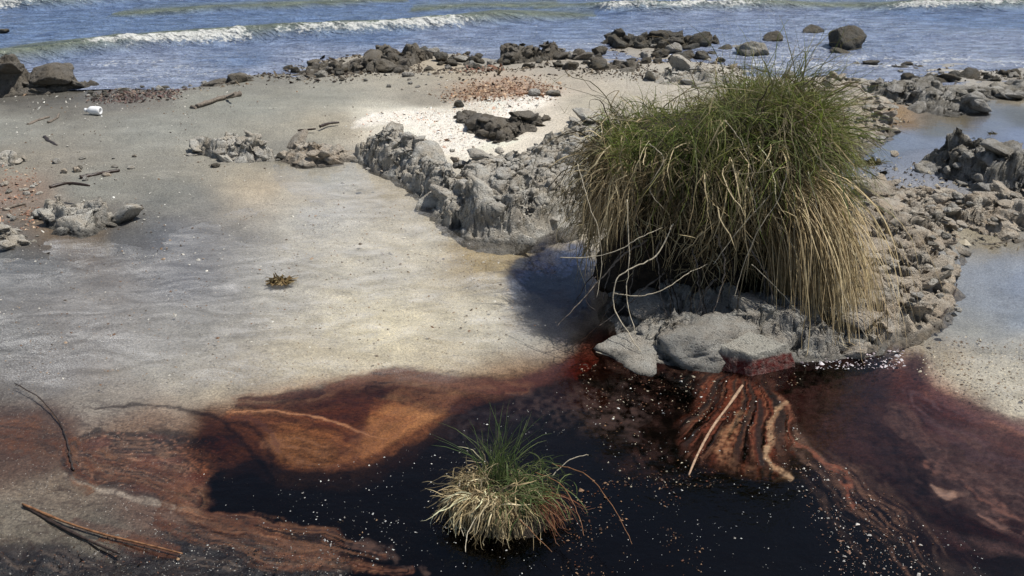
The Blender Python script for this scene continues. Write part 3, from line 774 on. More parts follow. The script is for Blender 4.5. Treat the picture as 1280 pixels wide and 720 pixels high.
    me = mesh_np(name, v - org, f, {"rk": rk})
    o = link(name, me, mat=mat); o.location = org
    return tag(o, label, cat, group)

outcrop("rock_outcrop", "large pale grey crumbly rock outcrop left of the big grass tuft",
  [(444,196),(466,214),(508,232),(536,262),(556,288),(590,300),(628,306),(666,301),(700,288),(742,272),(790,250),(790,150,.12),(735,136,.1),(706,150,.12),(690,176,.14),(640,192,.14),(604,192,.14),(590,200,.13),(560,200,.14),(548,182,.12),(515,164,.10),(470,166,.10)],
  .15, M['rock'], 5, .13, .085, .0055, lean=.38, dens=.85, flat=.45, chunk=.056, sunk=.22, bumps=[(640,235,.18,.10,.22),(610,262,.15,.07,.16),(490,192,.08,.05,.14),(690,190,.1,.03,.3)], crack=.035, tilt=.75, rough=.034)
outcrop("rock_mound", "grey rock base carrying the big grass tuft at the edge of the dark red water",
  [(760,395),(782,434),(812,452),(845,459),(900,462),(980,456),(1040,449),(1098,442),(1118,410),(1120,350),(1110,300),(1050,270),(900,250),(820,290),(780,340)],
  .085, M['rock_base'], 14, .17, .16, .006, bumps=[(840,425,.05,.03,.14),(1010,410,.05,.03,.2)], crack=.04, tilt=1.0, rough=.022, chunk=.085, flat=.32, lean=.2, dens=.7, sunk=.45)
outcrop("rock_shelf", "broad tan broken rock shelf right of the big grass tuft",
  [(1062,445),(1100,436),(1140,424),(1168,408),(1186,372),(1196,330),(1222,306),(1290,300),(1480,292),(1480,225,.1),(1290,222,.1),(1215,232,.1),(1170,222,.1),(1110,212,.08),(1060,205,.08),(1040,240),(1035,330),(1045,410)],
  .10, M['rock_tan'], 23, .13, .16, .0065, dens=.75, flat=.36, bumps=[(1110,275,.12,.07,.22),(1150,320,.1,.05,.15),(1095,360,.08,.05,.15)], crack=.045, tilt=.85, rough=.036, strata=.25)
outcrop("layered_rock", "dark slanting layered rock with pale streaks beside the right hand tide pool",
  [(1142,212),(1170,228),(1210,240),(1250,262),(1290,275),(1480,270),(1480,178,.16),(1290,182,.16),(1230,178,.14),(1190,180,.12),(1146,186,.10)],
  .17, M['rock_layer'], 37, .14, .14, .0075, crack=.06, tilt=1.1, rough=.05, strata=1.2, bumps=[(1200,205,.1,.04,.2)])
outcrop("rock_ridge", "low dark streaky rock ridge above the tan patch of the right hand tide pool",
  [(1085,128),(1110,140),(1180,143),(1232,140),(1240,120,.06),(1215,103,.1),(1160,96,.1),(1100,100,.08),(1075,112,.03)],
  .11, M['rock_layer'], 44, .16, .13, .012, crack=.06, tilt=1.0, rough=.05, strata=1.0)
outcrop("rock_flat", "flat tan green rock with pale debris right behind the big tuft",
  [(1010,190),(1060,200),(1100,178),(1125,150),(1110,125),(1060,112,.03),(1000,112,.03),(960,150,.03)],
  .05, M['rock_tan'], 49, .11, .1, .011, crack=.03, tilt=.8, rough=.03)
outcrop("rock_ledge", "brown undercut rock ledge at the left edge of the sea",
  [(-160,128),(-40,124),(30,120),(80,114),(118,108),(122,100,.02),(96,86,.14),(60,76,.2),(0,70,.22),(-160,66,.22)],
  .27, M['rock_bank'], 52, .18, .16, .012, chunk=.13, flat=.35, crack=.05, tilt=.7, rough=.05)
outcrop("slab_rock", "tilted grey slab rock with a dark hollow under it on the left of the beach",
  [(56,284),(90,292),(130,288),(160,280),(164,266,.02),(128,246,.1),(96,232,.15),(66,238,.12),(50,262,.03)],
  .13, M['rock'], 61, .14, .08, .006, crack=.06, tilt=1.5, rough=.03, wetz=.03, wetamt=1.0)
outcrop("edge_rock", "small pale rock at the left edge of the beach above a rusty patch",
  [(-40,218),(15,218),(36,212),(38,200,.04),(5,192,.06),(-40,190,.06)], .07, M['rock'], 66, .08, .05, .007, crack=.03, tilt=.9)
outcrop("edge_rock", "low crumbled grey rock at the left edge beside the shallow pool",
  [(-60,318),(10,314),(48,306),(50,296,.03),(20,282,.03),(-60,280,.03)], .035, M['rock'], 68, .07, .05, .006, crack=.02, tilt=.9)
outcrop("pale_rock", "whitish jagged rock standing alone on the grey sand at the pool's upper edge",
  [(238,196),(262,203),(300,206),(342,203),(352,192,.03),(340,174,.08),(300,162,.11),(262,172,.08),(240,186,.03)],
  .11, M['rock'], 71, .09, .07, .006, crack=.045, tilt=1.2, rough=.035)
outcrop("flat_rock", "rounded brownish rock touching the right end of the whitish jagged rock",
  [(350,202),(380,207),(420,204),(442,196),(440,182,.05),(410,168,.08),(370,168,.08),(350,184,.05)], .09, M['rock_tan'], 76, .12, .09, .007, crack=.025, tilt=.6)
outcrop("curved_rock", "dark crescent shaped rock cupping a small white patch behind the large outcrop",
  [(564,146,.08),(588,164,.08),(625,174,.08),(660,165,.08),(688,148,.08),(676,141,.08),(652,151,.08),(626,156,.08),(600,149,.08),(584,140,.08)],
  .135, M['rock_bank'], 81, .07, .035, .007, crack=.03, tilt=.8, chunk=.035, dens=1.5, rag=.02)
outcrop("shore_rocks", "long broken bank of dark rocks on the sand left of centre at the sea's edge",
  [(362,98),(400,98),(440,104),(470,98),(505,92),(545,78),(542,64,.06),(505,60,.1),(460,66,.1),(420,80,.06),(395,72,.1),(375,84,.05)],
  .12, M['rock_bank'], 87, .16, .12, .012, crack=.08, tilt=1.2, rough=.06, rag=.09)
outcrop("shore_rocks", "knobbly brown rock bank at the sea's edge left of the grass tuft top",
  [(618,82),(650,84),(700,80),(742,78),(738,66,.06),(700,60,.08),(650,56,.11),(622,68,.06)], .11, M['rock_bank'], 93, .15, .1, .013, crack=.08, tilt=1.2, rough=.06, rag=.09)
outcrop("shore_rocks", "dark low reef of rocks in the sea with a rounded knob at its left end",
  [(752,60),(800,60),(850,62),(898,58),(896,48,.04),(850,42,.06),(790,38,.1),(755,46,.06)], .10, M['rock_dark'], 97, .18, .1, .015, crack=.08, tilt=1.2, rough=.06, rag=.1)
outcrop("shore_rocks", "brown rock heap behind the top left of the big grass tuft",
  [(790,108),(830,116),(890,118),(930,110),(915,88,.1),(880,74,.14),(830,80,.12),(800,92,.08)], .14, M['rock'], 101, .2, .14, .012, crack=.07, tilt=1.0, rough=.05)
outcrop("shore_rocks", "low line of dark rocks awash right of the round sea boulder",
  [(1064,78),(1100,84),(1150,86),(1152,80,.02),(1110,74,.05),(1066,70,.06)], .06, M['rock_dark'], 107, .14, .08, .015, crack=.05, tilt=1.0, rag=.06)
outcrop("shore_rocks", "dark pointed rock with a brown skirt at the right shore",
  [(1195,100),(1230,104),(1270,100),(1262,88,.08),(1235,76,.12),(1210,84,.1)], .12, M['rock_dark'], 111, .2, .14, .013, crack=.05, tilt=1.0)
outcrop("shore_rocks", "dark hump rock left of the pointed rock at the right shore",
  [(1140,102),(1170,105),(1196,102),(1190,92,.06),(1165,84,.08),(1148,92,.05)], .08, M['rock_dark'], 113, .15, .1, .013, crack=.05, tilt=1.0)
outcrop("shore_rocks", "strip of small dark wrack covered rocks along the sea's edge at left",
  [(232,110),(262,112),(300,106),(330,100),(326,92,.03),(300,92,.05),(262,100,.04)], .05, M['rock_bank'], 117, .14, .08, .012, crack=.05, tilt=1.0, rag=.07)

outcrop("shore_rocks", "low brown rock strip between the two dark rock banks on the far beach", [(545,92),(580,94),(622,90),(618,80,.03),(580,78,.03),(550,82,.03)], .05, M['rock_bank'], 121, .12, .08, .012, crack=.04, rag=.07)
outcrop("shore_rocks", "low brown broken shelf right of the knobbly rock bank", [(735,96),(770,102),(800,100),(805,86,.03),(770,78,.04),(740,80,.03)], .07, M['rock_bank'], 127, .13, .09, .012, crack=.05, rag=.07)
outcrop("shore_rocks", "low dark shelf at the right shore below the pointed rock", [(1190,118),(1240,122),(1300,120),(1440,118),(1440,104,.03),(1290,102,.03),(1220,104,.03)], .05, M['rock_layer'], 131, .15, .09, .014, crack=.04, rag=.06)
outcrop("shore_rocks", "flat brown shelf just behind the green right side of the big tuft", [(990,116),(1040,120),(1085,112),(1080,98,.03),(1020,94,.03),(985,100,.03)], .05, M['rock_tan'], 137, .13, .09, .013, crack=.04, rag=.06)

# triangular pale stone stained red at the waterline
def wedge_stone():
    pts = [W(888, 460), W(940, 470), W(992, 458), W(984, 436, .06), W(936, 414, .09), W(900, 436, .06)]
    w = np.array(pts)[:, :2]; c = w.mean(0)
    n = 110
    lo, hi = w.min(0) - .02, w.max(0) + .02
    X, Y = np.meshgrid(np.linspace(lo[0], hi[0], n), np.linspace(lo[1], hi[1], n))
    d = sdf(X, Y, w) + .006 * fbm(X * 30, Y * 30, s=4)
    prof = np.clip(d / .016, -2.5, 1)
    yy = (Y - lo[1]) / (hi[1] - lo[1])
    h = .062 * prof + .05 * yy * (prof > -.2) + .006 * fbm(X * 20, Y * 20, o=4, s=6)
    Y2 = Y + .004 * fbm(X * 40, h * 60, s=2)
    f = grid_faces(n, n)
    k = (d > -.02).ravel()[f].all(1); f = f[k]
    u, inv = np.unique(f, return_inverse=True)
    wetm = 1 - sstep(.050, .058, h + .006 * fbm(X * 25, Y * 25, s=8))
    v = np.stack([X, Y2, h], -1).reshape(-1, 3)[u] - np.array([c[0], c[1], 0])
    rk = np.stack([h * 0, wetm, h * 0 + .7], -1).reshape(-1, 3)[u]
    o = link("wedge_stone", mesh_np("wedge_stone", v, inv.reshape(f.shape), {"rk": rk}), mat=M['rock_red'])
    o.location = (c[0], c[1], 0)
    tag(o, "pale triangular stone with a dark red lower edge at the big tuft's foot", "stone")
wedge_stone()

# loose boulders and stones
def boulder_mesh(name, seed, sub=4):
    import bmesh
    bm = bmesh.new(); bmesh.ops.create_icosphere(bm, subdivisions=sub, radius=1.0)
    v = np.array([q.co[:] for q in bm.verts]); f = np.array([[a.index for a in p.verts] for p in bm.faces]); bm.free()
    r = np.random.default_rng(seed)
    s = np.ones(len(v))
    for _ in range(16):
        n = r.normal(size=3); n /= np.linalg.norm(n); k = r.uniform(.55, .95)
        dp = v @ n
        s = np.minimum(s, np.where(dp > .05, k / np.maximum(dp, .05), 9))
    s = np.clip(s, .3, 1.2)
    s *= 1 + .22 * fbm(v[:, 0] * 1.7 + seed, v[:, 1] * 1.7, v[:, 2] * 1.7 + .1, o=4, s=seed) + .10 * ridged(v[:, 0] * 5, v[:, 1] * 5, v[:, 2] * 5 + .1, o=3, s=seed + 2)
    v = v * s[:, None]
    rk = np.stack([s * 0 + .5, sstep(.1, -.5, v[:, 2]) * .7, .5 + .4 * fbm(v[:, 0] * 2, v[:, 1] * 2, s=seed)], -1)
    return mesh_np(name, v, f, {"rk": rk})
BM = {}
for key in ('rock_dark', 'rock_layer', 'rock', 'rock_tan'):
    BM[key] = []
    for i in range(4):
        me = boulder_mesh("stone_" + key, 300 + i * 7 + len(key)); me.materials.append(M[key]); BM[key].append(me)
def stone(px_, py_, wpx, asp, key, label, group=None, name="stone", z=None, i=None, cat="rock", sink=.25):
    x, y, _ = W(px_, py_)
    fd = y * cp + CH * sp
    r = wpx / F * fd / 2
    o = link(name, BM[key][random.randrange(4) if i is None else i])
    o.scale = (r, r * random.uniform(.7, 1.0), r * asp)
    g = gz(x, y)
    o.location = (x, y, max(g, -.05) + r * asp * (1 - 2 * sink) if z is None else z)
    o.rotation_euler = (random.uniform(-.3, .3), random.uniform(-.3, .3), random.uniform(0, 6.28))
    return tag(o, label, cat, group)
stone(1055, 58, 56, .75, 'rock_dark', "large round dark boulder standing in the sea at right", name="sea_boulder", z=.04, i=0)
stone(1052, 66, 40, .3, 'rock_dark', "low brown stone awash directly in front of the round sea boulder", name="sea_boulder", z=0, i=2)
stone(1016, 41, 32, .5, 'rock_dark', "small flat dark boulder in the sea left of the large round boulder", name="sea_boulder", z=.02, i=1)
stone(968, 50, 34, .45, 'rock_dark', "low dark boulder in the sea just above the tip of the big grass tuft", name="sea_boulder", z=.02, i=3)
stone(940, 68, 50, .5, 'rock_layer', "brown boulder half hidden behind the top of the big grass tuft", name="sea_boulder", z=.03, i=2)
stone(5, 42, 14, .7, 'rock_dark', "tiny dark boulder in the sea at the far left edge", name="sea_boulder", z=.02, i=2)
stone(360, 86, 16, .5, 'rock_dark', "lone grey stone in the shallows left of the dark rock bank", z=.01)
stone(552, 80, 22, .7, 'rock_dark', "dark angular stone just right of the long dark rock bank")
stone(576, 80, 20, .5, 'rock_layer', "brownish stone lying second to the right of the long dark rock bank")
stone(768, 58, 20, .9, 'rock_dark', "black knob stone at the left end of the sea reef", z=.05)
stone(712, 94, 22, .7, 'rock_dark', "black leaning stone on the beach below the knobbly rock bank")
stone(698, 88, 18, .5, 'rock_dark', "flat black stone touching the leaning stone on the beach")
stone(428, 110, 10, .5, 'rock_dark', "small dark pebble alone on the sand below the long rock bank")
stone(573, 146, 15, .8, 'rock_dark', "dark round stone at the left tip of the crescent rock")
stone(668, 131, 18, .7, 'rock_layer', "grey stone above the right tip of the crescent rock")
stone(692, 130, 24, .4, 'rock_layer', "low grey stone right of the stone above the crescent rock")
stone(510, 103, 20, .35, 'rock_layer', "flat brown stone on the sand between rock bank and rusty debris")
stone(536, 92, 14, .5, 'rock_dark', "small dark stone beside a pale sand strip below the rock bank")
stone(270, 212, 15, .45, 'rock_dark', "small dark stone on the sand below the whitish jagged rock")
stone(1258, 96, 12, .8, 'rock_dark', "small dark stone at the right end of the shore")
stone(920, 60, 20, .6, 'rock_layer', "grey brown stone in the shallows left of the grass tip")
stone(1218, 168, 5, .6, 'rock_dark', "tiny dark stone in the right hand tide pool")
# scattered small stones that line the sea's edge
PLACES = ["on the sand below the long dark rock bank", "on the shore between the two rock banks left of the tuft", "behind the top left of the big tuft", "in the shallows by the rounded knob reef",
          "on the wet sand right behind the green tip of the tuft", "along the shore by the pointed rock at right", "along the sea's edge between ledge and log at left", "in the row awash right of the sea boulder"]
lines = [((368, 100), (545, 72), 34, 9, 16), ((545, 84), (760, 74), 46, 8, 13), ((740, 84), (905, 72), 40, 11, 18), ((760, 60), (900, 52), 14, 6, 16),
         ((930, 112), (1080, 96), 20, 9, 12), ((1090, 100), (1280, 98), 30, 6, 14), ((110, 122), (330, 98), 34, 4, 9), ((1060, 78), (1150, 84), 12, 4, 9)]
for li, (a, b, n, jit, big) in enumerate(lines):
    for k in range(n):
        u = random.random()
        qx = a[0] + (b[0] - a[0]) * u + random.gauss(0, 4); qy = a[1] + (b[1] - a[1]) * u + random.gauss(0, jit * .6)
        s = random.uniform(4, big) if random.random() < .75 else random.uniform(big, big * 1.5)
        stone(qx, qy, s, random.uniform(.4, .8), random.choice(['rock_dark', 'rock_dark', 'rock_layer']),
              "small dark stone " + PLACES[li], "small stones " + PLACES[li], name="shore_stone")
# stones on the beach and shelf
BEDS = ["on the flat top of the pale outcrop", "on the beach sand above the white patch", "on the rusty sand at the left edge", "around the dark sticks above the tilted slab rock", "on the rock shelf beside the straw fall", "below the slanting layered rock", "on the flat tan rock right of the tuft", "on the left lobe of the pale outcrop"]
for bi, (x0, x1, y0, y1, n, mx) in enumerate(((560, 720, 175, 215, 26, 16), (440, 600, 95, 125, 16, 8), (0, 60, 225, 300, 22, 12), (60, 170, 195, 240, 14, 14), (1080, 1200, 230, 400, 40, 18), (1150, 1280, 240, 300, 22, 18), (1060, 1120, 130, 200, 20, 13), (450, 560, 170, 215, 10, 11))):
    for k in range(n):
        s = random.uniform(4, mx)
        qx, qy = random.uniform(x0, x1), random.uniform(y0, y1)
        onrock = x0 > 430 and y0 > 120
        o = stone(qx, qy, s, random.uniform(.4, .7), random.choice(['rock', 'rock_tan', 'rock_layer']),
              "loose grey stone " + BEDS[bi], "loose stones " + BEDS[bi], name="loose_stone")
        if onrock:
            o.location.z = .10 + random.uniform(-.02, .02)
            x_, y_, z_ = W(qx, qy, o.location.z); o.location.x, o.location.y = x_, y_

# ------------------------------------------------------------------ blades and stems
def ribbons(root, d0, L, wid, grav, col0, col1, seg=7, core=None, curl=.15, seed=0, tipw=.12, zmin=None):
    r = np.random.default_rng(seed)
    n = len(root)
    p = root.copy(); d = d0 / np.linalg.norm(d0, axis=1, keepdims=True)
    side0 = np.cross(d, r.normal(size=(n, 3))); side0 /= np.linalg.norm(side0, axis=1, keepdims=True) + 1e-9
    cv = r.normal(size=(n, 3)) * curl; gv = r.uniform(.45, 1.3, n)
    pts = []; sds = []
    for k in range(seg + 1):
        if core is not None: p = core(p)
        if zmin is not None: p[:, 2] = np.maximum(p[:, 2], zmin)
        pts.append(p.copy()); 
        sd = np.cross(d, np.cross(side0, d)); sd /= np.linalg.norm(sd, axis=1, keepdims=True) + 1e-9
        sds.append(sd)
        g = np.zeros((n, 3)); g[:, 2] = -grav * gv
        d = d + g / seg + cv / seg + r.normal(size=(n, 3)) * curl * .35
        d /= np.linalg.norm(d, axis=1, keepdims=True)
        p = p + d * (L / seg)[:, None]
    pts = np.stack(pts, 1); sds = np.stack(sds, 1)
    tt = np.linspace(0, 1, seg + 1)
    wv = wid[:, None] * np.interp(tt, [0, .35, .8, 1], [.7, 1, .65, tipw])[None, :]
    a = pts + sds * wv[..., None] / 2; b = pts - sds * wv[..., None] / 2
    v = np.stack([a, b], 2).reshape(-1, 3)
    base = (np.arange(n) * (seg + 1) * 2)[:, None] + (np.arange(seg) * 2)[None, :]
    f = np.stack([base, base + 1, base + 3, base + 2], -1).reshape(-1, 4)
    c = col0[:, None, :] * (1 - tt)[None, :, None] + col1[:, None, :] * tt[None, :, None]
    c = np.repeat(c[:, :, None, :], 2, 2).reshape(-1, 3)
    return v, f, c
def join(parts):
    vs, fs, cs = [], [], []; k = 0
    for v, f, c in parts:
        vs.append(v); fs.append(f + k); cs.append(c); k += len(v)
    return np.concatenate(vs), np.concatenate(fs), np.concatenate(cs)
def pal(cols, n, r, jit=.18):
    cols = np.array([lin(c) for c in cols])
    c = cols[r.integers(0, len(cols), n)]
    return np.clip(c * (1 + r.normal(size=(n, 1)) * jit), .004, .8)
def stem_tube(pts, r0, r1, sides=6, sub=6, wob=.0, seed=0):
    P_ = np.array(pts, float); n = len(P_)
    out = []
    for i in range(n - 1):                                # Catmull-Rom
        p0, p1, p2, p3 = P_[max(i - 1, 0)], P_[i], P_[i + 1], P_[min(i + 2, n - 1)]
        for k in range(sub):
            t_ = k / sub
            out.append(.5 * ((2 * p1) + (-p0 + p2) * t_ + (2 * p0 - 5 * p1 + 4 * p2 - p3) * t_ ** 2 + (-p0 + 3 * p1 - 3 * p2 + p3) * t_ ** 3))
    out.append(P_[-1]); out = np.array(out); m = len(out)
    rr = np.random.default_rng(seed); out = out + rr.normal(size=out.shape) * wob
    tg = np.gradient(out, axis=0); tg /= np.linalg.norm(tg, axis=1, keepdims=True) + 1e-9
    up = np.tile([0.13, .21, 1.0], (m, 1)); a = np.cross(tg, up); a /= np.linalg.norm(a, axis=1, keepdims=True) + 1e-9
    b = np.cross(tg, a)
    an = np.linspace(0, 2 * pi, sides, endpoint=False)
    rad = np.linspace(r0, r1, m) * (1 + rr.normal(size=m) * .12)
    v = out[:, None, :] + rad[:, None, None] * (np.cos(an)[None, :, None] * a[:, None, :] + np.sin(an)[None, :, None] * b[:, None, :])
    v = v.reshape(-1, 3); f = []
    for i in range(m - 1):
        for j in range(sides):
            k = (j + 1) % sides
            f.append((i * sides + j, i * sides + k, (i + 1) * sides + k, (i + 1) * sides + j))
    v = np.concatenate([v, out[:1], out[-1:]]); e0, e1 = len(v) - 2, len(v) - 1
    for j in range(0, sides, 2):
        f.append((e0, (j + 2) % sides, j + 1, j)); q = (m - 1) * sides
        f.append((e1, q + j, q + j + 1, q + (j + 2) % sides))
    return v, np.array(f)
def stem_obj(name, pts, r0, r1, mat, parent=None, origin=None, **k):
    v, f = stem_tube(pts, r0, r1, **k)
    if parent is not None: v = v - np.array(parent.location)
    org = np.zeros(3)
    if parent is None:
        org = v.mean(0); org[2] = v[:, 2].min(); v = v - org
    o = link(name, mesh_np(name, v, f), parent, mat)
    o.location = org
    return o

# ---- the big tuft
TC = np.array([.77, 3.84, 0.0])
KZ = [-.1, .02, .15, .30, .45, .58, .68, .75, .79]
KR = [.37, .36, .33, .31, .33, .38, .40, .33, .03]
AX, BX = .96, .86
def zsh(x): return .10 * (1 - sstep(-.02, .20, x))
def hollow(a, z):                                       # near-black peat bulge at left stands in for shade; recesses at front
    a = np.mod(a, 2 * pi)
    return 1 + .36 * np.exp(-((a - pi * 1.06) / .60) ** 2) * (1 - sstep(.30, .52, z)) - .16 * np.exp(-((a - pi * 1.36) / .25) ** 2) * (1 - sstep(.40, .55, z)) - .25 * np.exp(-((a - pi * 1.72) / .20) ** 2) * (1 - sstep(.30, .45, z))
def core_push(p, grow=1.0):
    q = p - TC
    r = np.interp(q[:, 2] + zsh(q[:, 0]) * sstep(.35, .65, q[:, 2]), KZ, KR, left=.33, right=0.0) * grow
    r = r * hollow(np.arctan2(q[:, 1], q[:, 0]), q[:, 2])
    rho = np.sqrt((q[:, 0] / (AX + .10 * (q[:, 0] < 0))) ** 2 + (q[:, 1] / BX) ** 2) + 1e-6
    k = np.where(rho < r, r / rho, 1.0)
    q[:, 0] *= k; q[:, 1] *= k
    return q + TC
tuft = empty("grass_tuft", tuple(TC))
tag(tuft, "big shaggy grass tuft with green top and long straw hanging over its rock", "grass tuft")
# peat core
na, nz = 150, 90
A, Zc = np.meshgrid(np.linspace(0, 2 * pi, na + 1), np.linspace(-.02, .84, nz))
R = np.interp(Zc, KZ, KR) * hollow(A, Zc)
R = np.where(Zc > .785, 0, R) * (.88 + .16 * fbm(np.cos(A) * 3 + 9, np.sin(A) * 3, Zc * 7 + .1, o=4, s=3)) + .02 * ridged(np.cos(A) * 9, np.sin(A) * 9, Zc * 12 + .1, o=3, s=9) * (R > .08)
v = np.stack([np.cos(A) * R * AX, np.sin(A) * R * BX, Zc - zsh(np.cos(A) * R * AX) * sstep(.35, .65, Zc)], -1).reshape(-1, 3)
link("peat_core", mesh_np("peat_core", v, grid_faces(nz, na + 1)), tuft, M['peat'])
GREEN = [(72,92,34),(90,108,42),(58,78,30),(104,112,50),(80,94,40)]
GREENT = [(124,138,62),(144,148,78),(104,120,56),(156,150,92)]
STRAW = [(196,178,138),(178,160,122),(212,196,160),(156,138,104),(134,118,86),(202,178,138)]
DULL = [(112,102,76),(128,118,90),(90,82,60),(148,136,106),(104,106,74)]
r = np.random.default_rng(5)
parts_d, parts_g, parts_s = [], [], []
def top_roots(n, amin, amax, rmin, rmax, z0, z1):
    a = r.uniform(amin, amax, n); q = np.sqrt(r.uniform(rmin ** 2, rmax ** 2, n))
    x = np.cos(a) * q * .46 * AX; y = np.sin(a) * q * .46 * BX
    z = r.uniform(z0, z1, n)
    return np.stack([x, y, z], 1) + TC, a
# hanging thatch, in wisps, all round
def wisps(n, per, amin, amax, qmin, z0, z1, rim):
    k = n // per
    ca = r.uniform(amin, amax, k); cq = np.sqrt(r.uniform(qmin ** 2, 1, k)); cz = r.uniform(z0, z1, k)
    cd = np.stack([np.cos(ca) * .55, np.sin(ca) * .55, r.uniform(-.1, .9, k)], 1) + r.normal(size=(k, 3)) * .40
    i = np.repeat(np.arange(k), per); n = len(i)
    root = np.stack([np.cos(ca[i]) * cq[i] * rim * AX, np.sin(ca[i]) * cq[i] * rim * BX, cz[i]], 1) + TC + r.normal(size=(n, 3)) * .011
    d = cd[i] + r.normal(size=(n, 3)) * .13
    return root, d, i, k
def thin_out(root, d, i, keep):
    a = np.mod(np.arctan2(root[:, 1] - TC[1], root[:, 0] - TC[0]), 2 * pi)
    pw = np.exp(-((a - pi * 1.22) / .5) ** 2) + .8 * np.exp(-((a - pi * 1.70) / .25) ** 2)
    cl_ = _h(i, i * 0, i * 0, 77)
    m = cl_ > pw * keep
    return root[m], d[m], i[m]
root, d, i, k = wisps(2400, 22, 0, 2 * pi, .72, .56, .75, .43); root, d, i = thin_out(root, d, i, .5); n = len(i)
root[:, 2] -= zsh(root[:, 0] - TC[0]) + .06 * ((root[:, 0] - TC[0]) / .5) ** 2
kb = r.choice([.35, .6, 1.0, 1.15], k)[:, None]; kc = (pal(DULL + STRAW[3:5], k, r, .3) * kb)[i]; kt = (pal(STRAW + DULL, k, r, .2) * kb)[i]
aa = np.mod(np.arctan2(root[:, 1] - TC[1], root[:, 0] - TC[0]), 2 * pi)
Lk = r.uniform(.10, .58, k)[i] * r.uniform(.4, 1.15, n)
Lk = np.where((np.abs(aa - pi * 1.24) < .6) & (_h(i, i * 0, i * 0, 31) < .8), np.minimum(Lk, .2), Lk)
Lk = np.where((np.abs(aa - pi * 1.66) < .16) & (_h(i, i * 0, i * 0, 32) < .6), np.minimum(Lk, .3), Lk)
parts_d.append(ribbons(root, d, Lk, r.uniform(.0016, .0056, n), 3.9, kc * r.uniform(.6, 1.3, (n, 1)), kt * r.uniform(.6, 1.2, (n, 1)), 10, core_push, 1.1, 1))
root, d, i, k = wisps(1100, 11, pi * .85, pi * 2.15, .85, .26, .60, .37); root, d, i = thin_out(root, d, i, .9); n = len(i)
kc = pal(DULL + STRAW, k, r, .3)[i]
parts_d.append(ribbons(root, d, r.uniform(.12, .40, n), r.uniform(.0016, .0040, n), 4.6, kc, pal(STRAW, n, r), 8, core_push, .9, 2))
# short broken bits at every angle, matted into the face
n = 1900
a = r.uniform(pi * .85, pi * 2.15, n); z = np.where(np.abs(a - pi * 1.24) < .5, r.uniform(.45, .70, n), r.uniform(.16, .70, n))
rr_ = np.interp(z, KZ, KR) * hollow(a, z) * r.uniform(.98, 1.14, n)
root = np.stack([np.cos(a) * rr_ * AX, np.sin(a) * rr_ * BX, z], 1) + TC
root[:, 2] -= zsh(root[:, 0] - TC[0]) * (z > .5)
d = np.stack([np.cos(a) * .5, np.sin(a) * .6, -.4 + 0 * a], 1) + r.normal(size=(n, 3)) * .8
parts_d.append(ribbons(root, d, r.uniform(.05, .17, n), r.uniform(.002, .0055, n), 1.6, pal(STRAW + DULL, n, r, .3), pal(STRAW + DULL, n, r, .3), 5, core_push, .9, 13))
# bright stray straws over the dark face
n = 300
a = r.uniform(pi * .95, pi * 2.05, n); z = r.uniform(.35, .76, n)
rr_ = np.interp(z, KZ, KR) * r.uniform(1.0, 1.2, n)
root = np.stack([np.cos(a) * rr_ * AX, np.sin(a) * rr_ * BX, z], 1) + TC
d = np.stack([np.cos(a) * .7, np.sin(a) * .9, r.uniform(-.8, .3, n)], 1) + r.normal(size=(n, 3)) * .4
parts_d.append(ribbons(root, d, r.uniform(.10, .34, n), r.uniform(.003, .0055, n), 3.6, pal(STRAW[:3], n, r), pal(STRAW[:3], n, r), 8, core_push, .8, 12))
# green among the curtain
root, d, i, k = wisps(1300, 12, pi * 1.3, pi * 2.2, .3, .60, .78, .42); n = len(i)
kc = pal(GREEN + DULL[:1], k, r, .25)[i]
parts_g.append(ribbons(root, d, r.uniform(.14, .42, n), r.uniform(.0016, .0036, n), 3.6, kc, pal(GREENT + DULL, n, r), 8, core_push, .7, 3))
# short green crown, left
n = 3000
root = np.stack([r.uniform(-.40, .26, n), r.uniform(-.30, .30, n), r.uniform(.66, .77, n)], 1) + TC
root[:, 2] -= zsh(root[:, 0] - TC[0]) + .05 * np.clip((TC[0] - root[:, 0] - .2) / .25, 0, 1)
d = r.normal(size=(n, 3)) * .45 + np.array([0, -.05, 1.0])
parts_g.append(ribbons(root, d, r.uniform(.05, .15, n), r.uniform(.0018, .0036, n), 1.6, pal(GREEN, n, r), pal(GREENT + STRAW[:1], n, r), 6, None, .3, 4))
# tall green fan, right
K = 130
kx = r.normal(.24, .085, K); ky = r.normal(0, .13, K); kL = r.uniform(.12, .44, K) * (1 - .3 * np.clip(kx - .3, 0, 1)); kd = np.stack([(kx - .15) * 2.6 + r.normal(size=K) * .42, r.normal(size=K) * .4 - .1, np.ones(K)], 1)
kc = pal(GREEN + DULL[:2], K, r, .28); i = r.integers(0, K, 3600); n = len(i)
rx = kx[i] + r.normal(size=n) * .016; ryy = ky[i] + r.normal(size=n) * .016
root = np.stack([rx, ryy, r.uniform(.52, .68, n) - .12 * np.clip((rx - .3) / .2, 0, 1)], 1) + TC
parts_g.append(ribbons(root, kd[i] + r.normal(size=(n, 3)) * .17, kL[i] * r.uniform(.55, 1.15, n), r.uniform(.0014, .0042, n), 1.7, kc[i] * r.uniform(.7, 1.3, (n, 1)), pal(GREENT + DULL[3:], n, r), 7, None, .34, 5))
# fine wisps above the fan
n = 160
root = np.stack([r.normal(.22, .12, n), r.normal(0, .12, n), r.uniform(.6, .7, n)], 1) + TC
d = np.stack([r.normal(size=n) * .28 + .1, r.normal(size=n) * .2, np.ones(n)], 1)
parts_g.append(ribbons(root, d, r.uniform(.2, .36, n), r.uniform(.001, .0018, n), .5, pal(DULL, n, r), pal(GREENT + DULL, n, r), 7, None, .2, 6))
